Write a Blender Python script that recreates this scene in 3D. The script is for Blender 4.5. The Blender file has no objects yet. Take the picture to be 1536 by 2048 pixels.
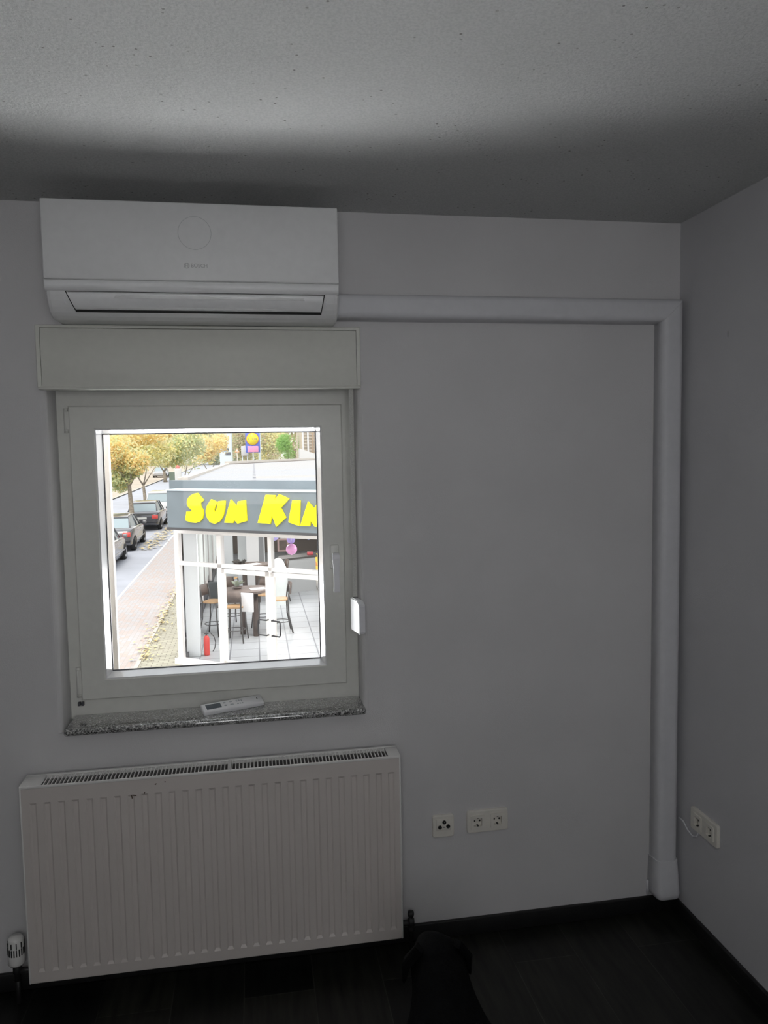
import bpy, bmesh, math, random
from mathutils import Vector, Matrix
random.seed(7)
C = bpy.context.scene.collection
scene = bpy.context.scene
PI = math.pi

# ------------------------------------------------------------------ camera
FOC = 1540.0; YAW, PITCH, ROLL = .166, -.0775, -.0174
CAM = Vector((0, -2.51, 1.693))
_F = Vector((math.sin(YAW)*math.cos(PITCH), math.cos(YAW)*math.cos(PITCH), math.sin(PITCH)))
_r = Vector((math.cos(YAW), -math.sin(YAW), 0)); _u = _r.cross(_F)
RGT = _r*math.cos(ROLL) + _u*math.sin(ROLL); UPV = -_r*math.sin(ROLL) + _u*math.cos(ROLL)
cd = bpy.data.cameras.new('camera'); cam = bpy.data.objects.new('camera', cd); C.objects.link(cam)
cd.sensor_fit = 'VERTICAL'; cd.sensor_height = 36; cd.lens = 36*FOC/2048; cd.clip_end = 600; cd.clip_start = .02
m = Matrix((RGT, UPV, -_F)).transposed().to_4x4(); m.translation = CAM
cam.matrix_world = m; scene.camera = cam

# ------------------------------------------------------------------ light and exposure
scene.view_settings.view_transform = 'Standard'
scene.view_settings.look = 'None'
scene.view_settings.gamma = 1
scene.view_settings.exposure = 0.0
scene.view_settings.use_curve_mapping = False
SKY = 1.9
W = bpy.data.worlds.new('sky'); scene.world = W; W.use_nodes = True
nt = W.node_tree; nt.nodes.clear()
wo = nt.nodes.new('ShaderNodeOutputWorld'); bg = nt.nodes.new('ShaderNodeBackground')
tc = nt.nodes.new('ShaderNodeTexCoord'); sep = nt.nodes.new('ShaderNodeSeparateXYZ')
rp = nt.nodes.new('ShaderNodeValToRGB'); nz = nt.nodes.new('ShaderNodeTexNoise'); nz.inputs['Scale'].default_value = 2.5
mx = nt.nodes.new('ShaderNodeMixRGB'); mx.blend_type = 'MULTIPLY'; mx.inputs[0].default_value = .12
nt.links.new(tc.outputs['Generated'], sep.inputs[0]); nt.links.new(sep.outputs[2], rp.inputs[0])
nt.links.new(tc.outputs['Generated'], nz.inputs['Vector'])
rp.color_ramp.elements[0].color = (1, .98, .95, 1); rp.color_ramp.elements[1].color = (.86, .93, 1, 1)
nt.links.new(rp.outputs[0], mx.inputs[1]); nt.links.new(nz.outputs['Fac'], mx.inputs[2])
nt.links.new(mx.outputs[0], bg.inputs[0]); bg.inputs[1].default_value = SKY; nt.links.new(bg.outputs[0], wo.inputs[0])

def lamp(name, kind, loc, aim, power, size=(1, 1), col=(1, 1, 1), angle=None):
    l = bpy.data.lights.new(name, kind); l.energy = power; l.color = col
    if kind == 'AREA': l.shape = 'RECTANGLE'; l.size, l.size_y = size
    if angle is not None: l.angle = angle
    o = bpy.data.objects.new(name, l); C.objects.link(o); o.location = loc
    o.rotation_euler = (Vector(aim)-Vector(loc)).to_track_quat('-Z', 'Y').to_euler()
    return o
lamp('sun_light', 'SUN', (0, 0, 30), (4, 14, 0), 2.4, col=(1, .95, .86), angle=.35)
# added fill lamps outside below the window, standing in for street daylight
lamp('window_fill_lamp', 'AREA', (.0, 2.75, -.75), (.0, -.25, 3.2), 1700, (8.5, 4.0), (.97, .99, 1))
lamp('window_fill_lamp', 'AREA', (.2, .98, -.1), (.1, .15, 1.7), 330, (4.0, .3), (.97, .99, 1))
# added fill lamp before the solid rear wall, brightening the room from behind
lamp('rear_fill_lamp', 'AREA', (.0, -3.36, 1.75), (-.1, 0, 1.8), 13.3, (1.1, .9), (.97, .98, 1))

# ------------------------------------------------------------------ material helpers
def mat(name, col, rough=.5, metal=0, spec=.5, var=0, scale=40, bump=0, bscale=200, coat=0, detail=4, emit=0):
    m = bpy.data.materials.new(name); m.use_nodes = True
    n = m.node_tree; b = n.nodes['Principled BSDF']
    b.inputs['Base Color'].default_value = (*col, 1); b.inputs['Roughness'].default_value = rough
    b.inputs['Metallic'].default_value = metal; b.inputs['Specular IOR Level'].default_value = spec
    b.inputs['Coat Weight'].default_value = coat
    t = n.nodes.new('ShaderNodeTexCoord')
    z = n.nodes.new('ShaderNodeTexNoise'); z.inputs['Scale'].default_value = scale; z.inputs['Detail'].default_value = detail
    n.links.new(t.outputs['Object'], z.inputs['Vector'])
    r = n.nodes.new('ShaderNodeValToRGB'); v = var if var else .02
    r.color_ramp.elements[0].position = .3; r.color_ramp.elements[1].position = .7
    r.color_ramp.elements[0].color = (*[c*(1-v) for c in col], 1); r.color_ramp.elements[1].color = (*[min(1, c*(1+v)) for c in col], 1)
    n.links.new(z.outputs['Fac'], r.inputs[0]); n.links.new(r.outputs[0], b.inputs['Base Color'])
    if emit:
        b.inputs['Emission Color'].default_value = (*col, 1); b.inputs['Emission Strength'].default_value = emit
    if bump:
        z2 = n.nodes.new('ShaderNodeTexNoise'); z2.inputs['Scale'].default_value = bscale; z2.inputs['Detail'].default_value = 3
        n.links.new(t.outputs['Object'], z2.inputs['Vector'])
        bp = n.nodes.new('ShaderNodeBump'); bp.inputs['Strength'].default_value = bump; bp.inputs['Distance'].default_value = .002
        n.links.new(z2.outputs['Fac'], bp.inputs['Height']); n.links.new(bp.outputs[0], b.inputs['Normal'])
    return m
def glassmat(name, tint=(1, 1, 1), gloss=.08):
    m = bpy.data.materials.new(name); m.use_nodes = True; n = m.node_tree; n.nodes.clear()
    o = n.nodes.new('ShaderNodeOutputMaterial'); mi = n.nodes.new('ShaderNodeMixShader')
    t = n.nodes.new('ShaderNodeBsdfTransparent'); g = n.nodes.new('ShaderNodeBsdfGlossy'); f = n.nodes.new('ShaderNodeFresnel')
    f.inputs['IOR'].default_value = 1.0 + gloss*4
    t.inputs[0].default_value = (*tint, 1); g.inputs['Roughness'].default_value = .02
    n.links.new(f.outputs[0], mi.inputs[0]); n.links.new(t.outputs[0], mi.inputs[1]); n.links.new(g.outputs[0], mi.inputs[2])
    n.links.new(mi.outputs[0], o.inputs[0]); return m
def nodes(m): return m.node_tree, m.node_tree.nodes['Principled BSDF']

M = {}
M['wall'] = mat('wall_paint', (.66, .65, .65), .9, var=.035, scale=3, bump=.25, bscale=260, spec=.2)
M['wallr'] = mat('wall_paint_shaded', (.60, .595, .61), .9, var=.03, scale=3, bump=.25, bscale=260, spec=.2)  # same wall paint made darker, the right wall's shade put into the colour
# textured ceiling
mc = mat('ceiling_texture', (.80, .80, .79), .95, spec=.15); M['ceiling'] = mc
n, b = nodes(mc)
t = n.nodes.new('ShaderNodeTexCoord')
z1 = n.nodes.new('ShaderNodeTexNoise'); z1.inputs['Scale'].default_value = 120; z1.inputs['Detail'].default_value = 8; z1.inputs['Roughness'].default_value = .75
v1 = n.nodes.new('ShaderNodeTexVoronoi'); v1.inputs['Scale'].default_value = 70
r1 = n.nodes.new('ShaderNodeValToRGB'); r1.color_ramp.elements[0].position = .28; r1.color_ramp.elements[1].position = .75
ad = n.nodes.new('ShaderNodeMath'); ad.operation = 'ADD'; ad.use_clamp = False
for q in (z1, v1): n.links.new(t.outputs['Object'], q.inputs['Vector'])
n.links.new(z1.outputs['Fac'], r1.inputs[0])
mu = n.nodes.new('ShaderNodeMath'); mu.operation = 'MULTIPLY'; mu.inputs[1].default_value = .3
n.links.new(v1.outputs['Distance'], mu.inputs[0]); n.links.new(mu.outputs[0], ad.inputs[0]); n.links.new(r1.outputs[0], ad.inputs[1])
bp = n.nodes.new('ShaderNodeBump'); bp.inputs['Strength'].default_value = 1; bp.inputs['Distance'].default_value = .0055
n.links.new(ad.outputs[0], bp.inputs['Height']); n.links.new(bp.outputs[0], b.inputs['Normal'])
vp = n.nodes.new('ShaderNodeTexVoronoi'); vp.inputs['Scale'].default_value = 38; n.links.new(t.outputs['Object'], vp.inputs['Vector'])
zp = n.nodes.new('ShaderNodeTexNoise'); zp.inputs['Scale'].default_value = 6; n.links.new(t.outputs['Object'], zp.inputs['Vector'])
rp1 = n.nodes.new('ShaderNodeMapRange'); rp1.inputs['From Min'].default_value = .08; rp1.inputs['From Max'].default_value = .13
rp2 = n.nodes.new('ShaderNodeMapRange'); rp2.inputs['From Min'].default_value = .45; rp2.inputs['From Max'].default_value = .62
n.links.new(vp.outputs['Distance'], rp1.inputs['Value']); n.links.new(zp.outputs['Fac'], rp2.inputs['Value'])
mxp = n.nodes.new('ShaderNodeMath'); mxp.operation = 'MAXIMUM'; iv = n.nodes.new('ShaderNodeMath'); iv.operation = 'SUBTRACT'; iv.inputs[0].default_value = 1
n.links.new(rp2.outputs[0], iv.inputs[1]); n.links.new(rp1.outputs[0], mxp.inputs[0]); n.links.new(iv.outputs[0], mxp.inputs[1])
cm = n.nodes.new('ShaderNodeMixRGB'); cm.inputs[1].default_value = (.36, .35, .34, 1); cg = n.nodes.new('ShaderNodeValToRGB'); cg.color_ramp.elements[0].position = .36; cg.color_ramp.elements[1].position = .60
cg.color_ramp.elements[0].color = (.755, .76, .755, 1); cg.color_ramp.elements[1].color = (.85, .85, .845, 1)
zg = n.nodes.new('ShaderNodeTexNoise'); zg.inputs['Scale'].default_value = 180; zg.inputs['Detail'].default_value = 6; n.links.new(t.outputs['Object'], zg.inputs['Vector'])
n.links.new(zg.outputs['Fac'], cg.inputs[0]); n.links.new(cg.outputs[0], cm.inputs[2])
n.links.new(mxp.outputs[0], cm.inputs[0]); n.links.new(cm.outputs[0], b.inputs['Base Color'])
# dark plank floor
mf = mat('dark_laminate', (.02, .021, .02), .42, spec=.35); M['floor'] = mf
n, b = nodes(mf)
t = n.nodes.new('ShaderNodeTexCoord'); s = n.nodes.new('ShaderNodeSeparateXYZ'); cx = n.nodes.new('ShaderNodeCombineXYZ')
a1 = n.nodes.new('ShaderNodeMath'); a1.inputs[1].default_value = .185+12.8; a2 = n.nodes.new('ShaderNodeMath'); a2.inputs[1].default_value = -.58+4.4
n.links.new(t.outputs['Object'], s.inputs[0]); n.links.new(s.outputs[1], a1.inputs[0]); n.links.new(s.outputs[0], a2.inputs[0])
n.links.new(a1.outputs[0], cx.inputs[0]); n.links.new(a2.outputs[0], cx.inputs[1])
br = n.nodes.new('ShaderNodeTexBrick'); br.inputs['Scale'].default_value = 1; br.inputs['Brick Width'].default_value = 1.28
br.inputs['Row Height'].default_value = .22; br.inputs['Mortar Size'].default_value = .0016; br.offset = .43
br.inputs['Color1'].default_value = (.0035, .004, .0038, 1); br.inputs['Color2'].default_value = (.021, .021, .017, 1); br.inputs['Mortar'].default_value = (.04, .04, .036, 1)  # seams paler than the planks, bevel glint painted into the joint colour
n.links.new(cx.outputs[0], br.inputs['Vector'])
mp = n.nodes.new('ShaderNodeMapping'); mp.inputs['Scale'].default_value = (14, 1.6, 1); zz = n.nodes.new('ShaderNodeTexNoise'); zz.inputs['Scale'].default_value = 3; zz.inputs['Detail'].default_value = 7
n.links.new(t.outputs['Object'], mp.inputs[0]); n.links.new(mp.outputs[0], zz.inputs['Vector'])
rr = n.nodes.new('ShaderNodeValToRGB'); rr.color_ramp.elements[0].position = .3; rr.color_ramp.elements[0].color = (.3, .3, .3, 1); rr.color_ramp.elements[1].position = .75; rr.color_ramp.elements[1].color = (1.7, 1.7, 1.6, 1)
n.links.new(zz.outputs['Fac'], rr.inputs[0])
mm = n.nodes.new('ShaderNodeMixRGB'); mm.blend_type = 'MULTIPLY'; mm.inputs[0].default_value = 1
n.links.new(br.outputs[0], mm.inputs[1]); n.links.new(rr.outputs[0], mm.inputs[2]); n.links.new(mm.outputs[0], b.inputs['Base Color'])
M['baseboard'] = mat('dark_baseboard', (.011, .011, .011), .5, var=.3, scale=20)
M['upvc'] = mat('white_window_plastic', (.76, .76, .71), .35, spec=.4)
M['bead'] = mat('glossy_glazing_bead', (.88, .88, .88), .12, spec=1.0, coat=1)
M['boxw'] = mat('cream_shutter_box', (.73, .73, .67), .5, spec=.3)
M['ac'] = mat('white_ac_plastic', (.80, .80, .795), .45, spec=.35)
M['acg'] = mat('glossy_white_ac_plastic', (.84, .84, .84), .38, spec=.5)
M['dark'] = mat('dark_gap', (.02, .02, .02), .8)
M['logo'] = mat('grey_print', (.42, .42, .42), .5)
M['acline'] = mat('faint_grey_line', (.55, .56, .56), .5)
M['duct'] = mat('white_duct_plastic', (.70, .70, .72), .45, spec=.3)
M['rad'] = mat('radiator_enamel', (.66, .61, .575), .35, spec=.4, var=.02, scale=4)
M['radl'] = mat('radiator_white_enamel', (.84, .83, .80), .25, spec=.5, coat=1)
M['radin'] = mat('radiator_inside', (.30, .29, .28), .6)
M['scuff'] = mat('scuff_brown', (.10, .07, .05), .8)
M['sock'] = mat('socket_plastic', (.78, .75, .68), .4)
M['black'] = mat('black_plastic', (.01, .01, .01), .4)
M['chrome'] = mat('chrome', (.7, .7, .7), .2, metal=1)
M['brass'] = mat('dull_valve_metal', (.05, .05, .05), .45, metal=.6)
M['belt'] = mat('woven_grey_belt', (.60, .60, .56), .8, var=.15, scale=300)
M['rail'] = mat('beige_guide_rail', (.36, .33, .31), .6)
M['winder'] = mat('white_winder_plastic', (.80, .80, .82), .3)
M['remote'] = mat('white_remote_plastic', (.84, .84, .85), .3)
M['lcd'] = mat('grey_lcd', (.13, .15, .17), .2)
M['btn'] = mat('grey_button', (.5, .52, .55), .5)
M['glass'] = glassmat('window_glass', gloss=.05)
M['rubber'] = mat('grey_rubber_seal', (.09, .09, .10), .6)
# granite sill
mg = mat('speckled_granite', (.5, .5, .5), .2, spec=.6, coat=1); mg.node_tree.nodes['Principled BSDF'].inputs['Coat IOR'].default_value = 2.1; M['granite'] = mg
n, b = nodes(mg); t = n.nodes.new('ShaderNodeTexCoord'); vv = n.nodes.new('ShaderNodeTexVoronoi'); vv.inputs['Scale'].default_value = 330
n.links.new(t.outputs['Object'], vv.inputs['Vector'])
sp = n.nodes.new('ShaderNodeSeparateColor'); n.links.new(vv.outputs['Color'], sp.inputs[0])
rr = n.nodes.new('ShaderNodeValToRGB'); rr.color_ramp.interpolation = 'CONSTANT'
e = rr.color_ramp.elements; e[0].color = (.035, .037, .037, 1); e[1].position = .22; e[1].color = (.17, .17, .165, 1)
q = e.new(.5); q.color = (.33, .33, .32, 1); q = e.new(.82); q.color = (.58, .58, .56, 1)
n.links.new(sp.outputs[0], rr.inputs[0]); n.links.new(rr.outputs[0], b.inputs['Base Color'])

# ------------------------------------------------------------------ mesh helpers
class MB:
    def __init__(s): s.bm = bmesh.new(); s.mats = []
    def mi(s, m):
        if m is None: return 0
        if m not in s.mats: s.mats.append(m)
        return s.mats.index(m)
    def face(s, pts, m=None):
        f = s.bm.faces.new([s.bm.verts.new(p) for p in pts]); f.material_index = s.mi(m); return f
    def box(s, a, b, m=None, bev=0, seg=2, rot=None):
        x0, y0, z0 = [min(a[i], b[i]) for i in range(3)]; x1, y1, z1 = [max(a[i], b[i]) for i in range(3)]
        t = bmesh.new(); bmesh.ops.create_cube(t, size=1)
        bmesh.ops.scale(t, vec=(x1-x0, y1-y0, z1-z0), verts=t.verts)
        if bev: bmesh.ops.bevel(t, geom=t.edges[:], offset=bev, segments=seg, profile=.5, affect='EDGES')
        if rot: bmesh.ops.rotate(t, cent=(0, 0, 0), matrix=rot, verts=t.verts)
        bmesh.ops.translate(t, vec=((x0+x1)/2, (y0+y1)/2, (z0+z1)/2), verts=t.verts)
        s.add(t, m, bev > 0)
    def add(s, t, m=None, smooth=False):
        k = s.mi(m); mp = {}
        for v in t.verts: mp[v] = s.bm.verts.new(v.co)
        for f in t.faces:
            try: g = s.bm.faces.new([mp[v] for v in f.verts])
            except ValueError: continue
            g.material_index = k; g.smooth = smooth
        t.free()
    def tube(s, pts, r, m=None, n=10, cap=True):
        pts = [Vector(p) for p in pts]; rs = r if isinstance(r, (list, tuple)) else [r]*len(pts)
        rings = []; k = s.mi(m); prev = None
        for i, p in enumerate(pts):
            d = (pts[min(i+1, len(pts)-1)]-pts[max(i-1, 0)]).normalized()
            if prev is None:
                a = Vector((0, 0, 1)) if abs(d.z) < .9 else Vector((1, 0, 0)); u = d.cross(a).normalized()
            else:
                u = (prev-d*prev.dot(d)).normalized()
            prev = u; w = d.cross(u)
            rings.append([s.bm.verts.new(p+(u*math.cos(2*PI*j/n)+w*math.sin(2*PI*j/n))*rs[i]) for j in range(n)])
        for i in range(len(rings)-1):
            for j in range(n):
                f = s.bm.faces.new([rings[i][j], rings[i][(j+1) % n], rings[i+1][(j+1) % n], rings[i+1][j]]); f.smooth = True; f.material_index = k
        if cap:
            f = s.bm.faces.new(rings[0][::-1]); f.material_index = k; f = s.bm.faces.new(rings[-1]); f.material_index = k
    def lathe(s, prof, org, ax, m=None, n=24):     # prof: (radius, height along ax)
        ax = Vector(ax).normalized(); a = Vector((0, 0, 1)) if abs(ax.z) < .9 else Vector((1, 0, 0)); u = ax.cross(a).normalized(); w = ax.cross(u)
        org = Vector(org); k = s.mi(m); rings = []
        for r, h in prof:
            if r < 1e-6: rings.append([s.bm.verts.new(org+ax*h)]*n)
            else: rings.append([s.bm.verts.new(org+ax*h+(u*math.cos(2*PI*j/n)+w*math.sin(2*PI*j/n))*r) for j in range(n)])
        for i in range(len(rings)-1):
            for j in range(n):
                vs = []
                for v in (rings[i][j], rings[i][(j+1) % n], rings[i+1][(j+1) % n], rings[i+1][j]):
                    if v not in vs: vs.append(v)
                if len(vs) > 2:
                    f = s.bm.faces.new(vs); f.smooth = True; f.material_index = k
    def loft(s, secs, m=None, cap=True, close=True, smooth=True):
        k = s.mi(m); R = [[s.bm.verts.new(p) for p in c] for c in secs]; n = len(R[0])
        for i in range(len(R)-1):
            for j in range(n if close else n-1):
                f = s.bm.faces.new([R[i][j], R[i][(j+1) % n], R[i+1][(j+1) % n], R[i+1][j]]); f.material_index = k; f.smooth = smooth
        if cap:
            for c in (R[0][::-1], R[-1]):
                f = s.bm.faces.new([s.bm.verts.new(v.co) for v in c] if smooth else c); f.material_index = k
    def prism(s, pts, d, m=None):                   # planar polygon extruded by vector d
        k = s.mi(m); d = Vector(d); a = [s.bm.verts.new(Vector(p)) for p in pts]; b = [s.bm.verts.new(Vector(p)+d) for p in pts]
        n = len(a)
        for c in (a[::-1], b): f = s.bm.faces.new(c); f.material_index = k
        for i in range(n):
            f = s.bm.faces.new([a[i], a[(i+1) % n], b[(i+1) % n], b[i]]); f.material_index = k
    def ring(s, rects, m=None):                     # rects: (x0,x1,z0,z1,y) successive mitred rings
        k = s.mi(m); R = [[s.bm.verts.new(p) for p in ((a, y, c), (b, y, c), (b, y, d), (a, y, d))] for a, b, c, d, y in rects]
        for i in range(len(R)-1):
            for j in range(4):
                f = s.bm.faces.new([R[i][j], R[i][(j+1) % 4], R[i+1][(j+1) % 4], R[i+1][j]]); f.material_index = k
    def build(s, name, m=None, parent=None, norm=True, loc=None):
        if norm: bmesh.ops.recalc_face_normals(s.bm, faces=s.bm.faces)
        me = bpy.data.meshes.new(name); s.bm.to_mesh(me); s.bm.free()
        ms = ([m] if m else []) if not s.mats else s.mats
        if s.mats and s.mats[0] is None: s.mats[0] = m
        for q in ms: me.materials.append(q)
        o = bpy.data.objects.new(name, me); C.objects.link(o)
        if parent: o.parent = parent
        if loc: o.location = loc
        return o
def tag(o, label=None, cat=None, group=None, kind=None):
    if label: o['label'] = label
    if cat: o['category'] = cat
    if group: o['group'] = group
    if kind: o['kind'] = kind
    return o
def empty(name, loc=(0, 0, 0), rz=0):
    o = bpy.data.objects.new(name, None); C.objects.link(o); o.location = loc; o.rotation_euler = (0, 0, rz); o.empty_display_size = .05
    return o
def at0(root):          # children modelled in world coordinates
    return root
def kids(o): return [c for c in bpy.data.objects if c.parent == o]
def copy_tree(o, parent=None):
    c = o.copy(); C.objects.link(c)
    if parent: c.parent = parent
    for ch in kids(o): copy_tree(ch, c)
    return c
def text_mesh(txt, size, m, name, parent, loc, rot, depth=.0005, sx=1):
    cu = bpy.data.curves.new(name, 'FONT'); cu.body = txt; cu.size = size; cu.extrude = depth; cu.align_x = 'CENTER'; cu.align_y = 'CENTER'
    t = bpy.data.objects.new('tmp', cu); C.objects.link(t)
    me = bpy.data.meshes.new_from_object(t.evaluated_get(bpy.context.evaluated_depsgraph_get()))
    bpy.data.objects.remove(t); me.materials.clear(); me.materials.append(m)
    for v in me.vertices: v.co.x *= sx
    o = bpy.data.objects.new(name, me); C.objects.link(o); o.parent = parent; o.location = loc; o.rotation_euler = rot
    return o

# ================================================================== ROOM SHELL
XL, XR, YB, H = -2.7, 1.474, -3.4, 2.46
OX0, OX1, OZ0, OZ1 = -.62, .340, .825, 1.925
b = MB()
R = .018
seq = [(XL, XR, 0, H, 0), (OX0-R, OX1+R, OZ0, OZ1, 0)]
for k in range(1, 6):
    a = k/5*PI/2; seq.append((OX0-R+R*math.sin(a), OX1+R-R*math.sin(a), OZ0, OZ1, R*(1-math.cos(a))))
seq += [(OX0, OX1, OZ0, OZ1, .34), (XL-.3, XR+.3, -2.45, 5.5, .34)]
b.ring(seq); tag(b.build('wall_front', M['wall']), kind='structure')
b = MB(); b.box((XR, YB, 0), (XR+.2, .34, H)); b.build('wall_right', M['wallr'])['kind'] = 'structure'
b = MB(); b.box((XL-.2, YB, 0), (XL, 0, H)); b.build('wall_left', M['wall'])['kind'] = 'structure'
b = MB(); b.box((XL-.2, YB-.2, 0), (XR+.2, YB, H)); b.build('wall_rear', M['wall'])['kind'] = 'structure'
b = MB(); b.box((XL-.2, YB-.2, -.15), (XR+.2, .34, 0)); b.build('floor', M['floor'])['kind'] = 'structure'
b = MB(); b.box((XL-.2, YB-.2, H), (XR+.2, .34, H+.2)); b.build('ceiling', M['ceiling'])['kind'] = 'structure'
def skirt(name, a, c):
    b = MB(); b.box(a, c, bev=.004); b.build(name, M['baseboard'])['kind'] = 'structure'
skirt('baseboard_front', (XL, -.014, 0), (XR, 0, .06))
skirt('baseboard_right', (XR-.014, YB, 0), (XR, -.014, .06))
skirt('baseboard_left', (XL, YB, 0), (XL+.014, -.014, .06))
skirt('baseboard_rear', (XL+.014, YB, 0), (XR-.014, YB+.014, .06))

# ---- window
win = empty('window_1', (-.14, .15, .84)); win['kind'] = 'structure'
IW = Matrix.Translation((.14, -.15, -.84))
def wpart(b, name, m, parent=None):
    o = b.build(name, m, parent or win)
    if parent is None: o.matrix_parent_inverse = IW
    return o
b = MB(); b.ring([(OX0, OX1, OZ0, OZ1, .19), (OX0, OX1, OZ0, OZ1, .118), (OX0+.002, OX1-.002, OZ0+.002, OZ1-.002, .116), (-.56, .277, .914, 1.84, .116), (-.56, .277, .914, 1.84, .19), (OX0, OX1, OZ0, OZ1, .19)])
wpart(b, 'window_frame', M['upvc'])
SX0, SX1, SZ0, SZ1 = -.5805, .2975, .896, 1.858
b = MB(); b.ring([(SX0, SX1, SZ0, SZ1, .1155), (SX0, SX1, SZ0, SZ1, .101), (SX0+.004, SX1-.004, SZ0+.004, SZ1-.004, .097), (-.505, .229, .960, 1.786, .097), (-.502, .226, .963, 1.783, .100), (-.502, .226, .963, 1.783, .17), (-.57, .287, .905, 1.85, .17)])
wpart(b, 'sash', M['upvc'])
b = MB(); b.ring([(-.502, .226, .963, 1.783, .100), (-.499, .223, .966, 1.780, .101), (-.487, .211, .978, 1.768, .140), (-.487, .211, .978, 1.768, .147)])
wpart(b, 'glazing_bead', M['bead'])
b = MB(); b.ring([(-.4875, .2115, .9775, 1.7685, .140), (-.4845, .2085, .9805, 1.7655, .140), (-.4845, .2085, .9805, 1.7655, .147)])
wpart(b, 'rubber_seal', M['rubber'])
b = MB(); b.box((-.495, .147, .970), (.219, .151, 1.776)); wpart(b, 'pane', M['glass'])
for z0, z1, nm in ((1.772, 1.85, 'hinge'), (.905, 1.005, 'hinge')):
    b = MB(); b.tube([(-.589, .107, z0), (-.589, .107, z1)], .0075, n=12); b.tube([(-.589, .107, z0+.006), (-.589, .107, z0+.008)], .0082, n=12); b.tube([(-.589, .107, z1-.008), (-.589, .107, z1-.006)], .0082, n=12)
    b.box((-.594, .1, z0+.01), (-.574, .115, z1-.01), bev=.002); wpart(b, nm, M['upvc'])
b = MB(); b.box((-.594, .098, .878), (-.586, .112, .889), M['rubber']); b.box((-.583, .098, .878), (-.576, .112, .889), M['rubber']); wpart(b, 'hinge_pin', M['rubber'])
hd = MB(); hd.box((.247, .086, 1.300), (.277, .098, 1.382), bev=.004)
ho = wpart(hd, 'handle_plate', M['upvc'])
b = MB(); b.tube([(.262, .09, 1.345), (.262, .055, 1.345)], .010, n=16)
b.loft([[(.262+sx*w, y+dy, z) for sx, dy in ((-1, -.006), (1, -.006), (1, .006), (-1, .006))] for w, y, z in ((.010, .05, 1.358), (.012, .046, 1.352), (.0125, .044, 1.340), (.0105, .043, 1.318), (.009, .040, 1.28), (.0095, .037, 1.245), (.0105, .036, 1.232), (.0095, .036, 1.228))], smooth=False)
h = b.build('handle_lever', M['winder'], ho)
# exterior shutter guide rails (part of the window)
for x0, x1 in ((-.53, -.485), (.222, .26)):
    b = MB(); b.box((x0, .235, .93), (x1, .265, 1.9), bev=.003); wpart(b, 'shutter_guide_rail', M['rail'])
b = MB(); b.box((OX0, .19, .80), (OX1, .42, .885), bev=.004); wpart(b, 'outer_sill', M['upvc'])

# ---- granite sill
b = MB(); b.box((-.612, -.034, .823), (.345, .118, .8445), bev=.0095, seg=6)
tag(b.build('window_sill', M['granite']), 'speckled grey granite sill below the window', 'window sill')

# ---- roller shutter box
rb = empty('shutter_box', (-.144, 0, 1.906)); tag(rb, 'long cream shutter box lid mounted above the window', 'shutter box')
IR = Matrix.Translation((.144, 0, -1.906))
b = MB(); b.ring([(-.636, .348, 1.906, 2.093, 0), (-.636, .348, 1.906, 2.093, -.026), (-.634, .346, 1.908, 2.091, -.028), (-.6235, .3355, 1.9105, 2.0835, -.028), (-.6235, .3355, 1.9105, 2.0835, -.022)])
o = b.build('box_frame', M['boxw'], rb); o.matrix_parent_inverse = IR
b = MB(); b.box((-.6225, -.0275, 1.9085), (.3345, -.018, 2.0822), bev=.0012); o = b.build('box_panel', M['boxw'], rb); o.matrix_parent_inverse = IR
b = MB(); b.box((-.634, -.028, 1.9), (.346, .02, 1.906), bev=.001); o = b.build('bottom_rail', M['boxw'], rb); o.matrix_parent_inverse = IR

# ---- belt winder + strap
bw = empty('belt_winder', (.333, 0, 1.08)); tag(bw, 'white shutter belt winder at the right edge of the window recess', 'belt winder')
IB = Matrix.Translation((-.333, 0, -1.08))
b = MB(); pr = [(0.012, 1.104), (0.012, 1.214), (-.050, 1.214), (-.072, 1.203), (-.075, 1.198), (-.075, 1.110), (-.070, 1.104)]
t = bmesh.new(); va = [t.verts.new((.3055, y, z)) for y, z in pr]; vb = [t.verts.new((.3265, y, z)) for y, z in pr]
t.faces.new(va); t.faces.new(vb[::-1])
for i in range(len(pr)): t.faces.new([va[i], vb[i], vb[(i+1) % len(pr)], va[(i+1) % len(pr)]])
bmesh.ops.recalc_face_normals(t, faces=t.faces); bmesh.ops.bevel(t, geom=t.edges[:], offset=.003, segments=3, affect='EDGES')
bmesh.ops.rotate(t, cent=(.316, 0, 0), matrix=Matrix.Rotation(.21, 3, 'Z'), verts=t.verts); b.add(t)
o = b.build('winder_case', M['winder'], bw); o.matrix_parent_inverse = IB
b = MB(); b.box((.3125, .000, 1.213), (.3265, .009, 1.2152)); o = b.build('belt_slot', M['black'], bw); o.matrix_parent_inverse = IB
b = MB(); b.box((.3125, .004, 1.2), (.3265, .0055, 1.9), rot=Matrix.Rotation(.0, 3, 'Y')); o = b.build('belt', M['belt'], bw); o.matrix_parent_inverse = IB

# ================================================================== AIR CONDITIONER
ac = empty('air_conditioner', (-.15, 0, 2.09)); tag(ac, 'white wall mounted split air conditioner unit above the shutter box', 'air conditioner')
IA = Matrix.Translation((.15, 0, -2.09))
def acp(b, name, m, par=None):
    o = b.build(name, m, par or ac)
    if not par: o.matrix_parent_inverse = IA
    return o
AX0, AX1 = -.560, .263
def xsec(x, prof): return [(x, y, z) for y, z in prof]
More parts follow.
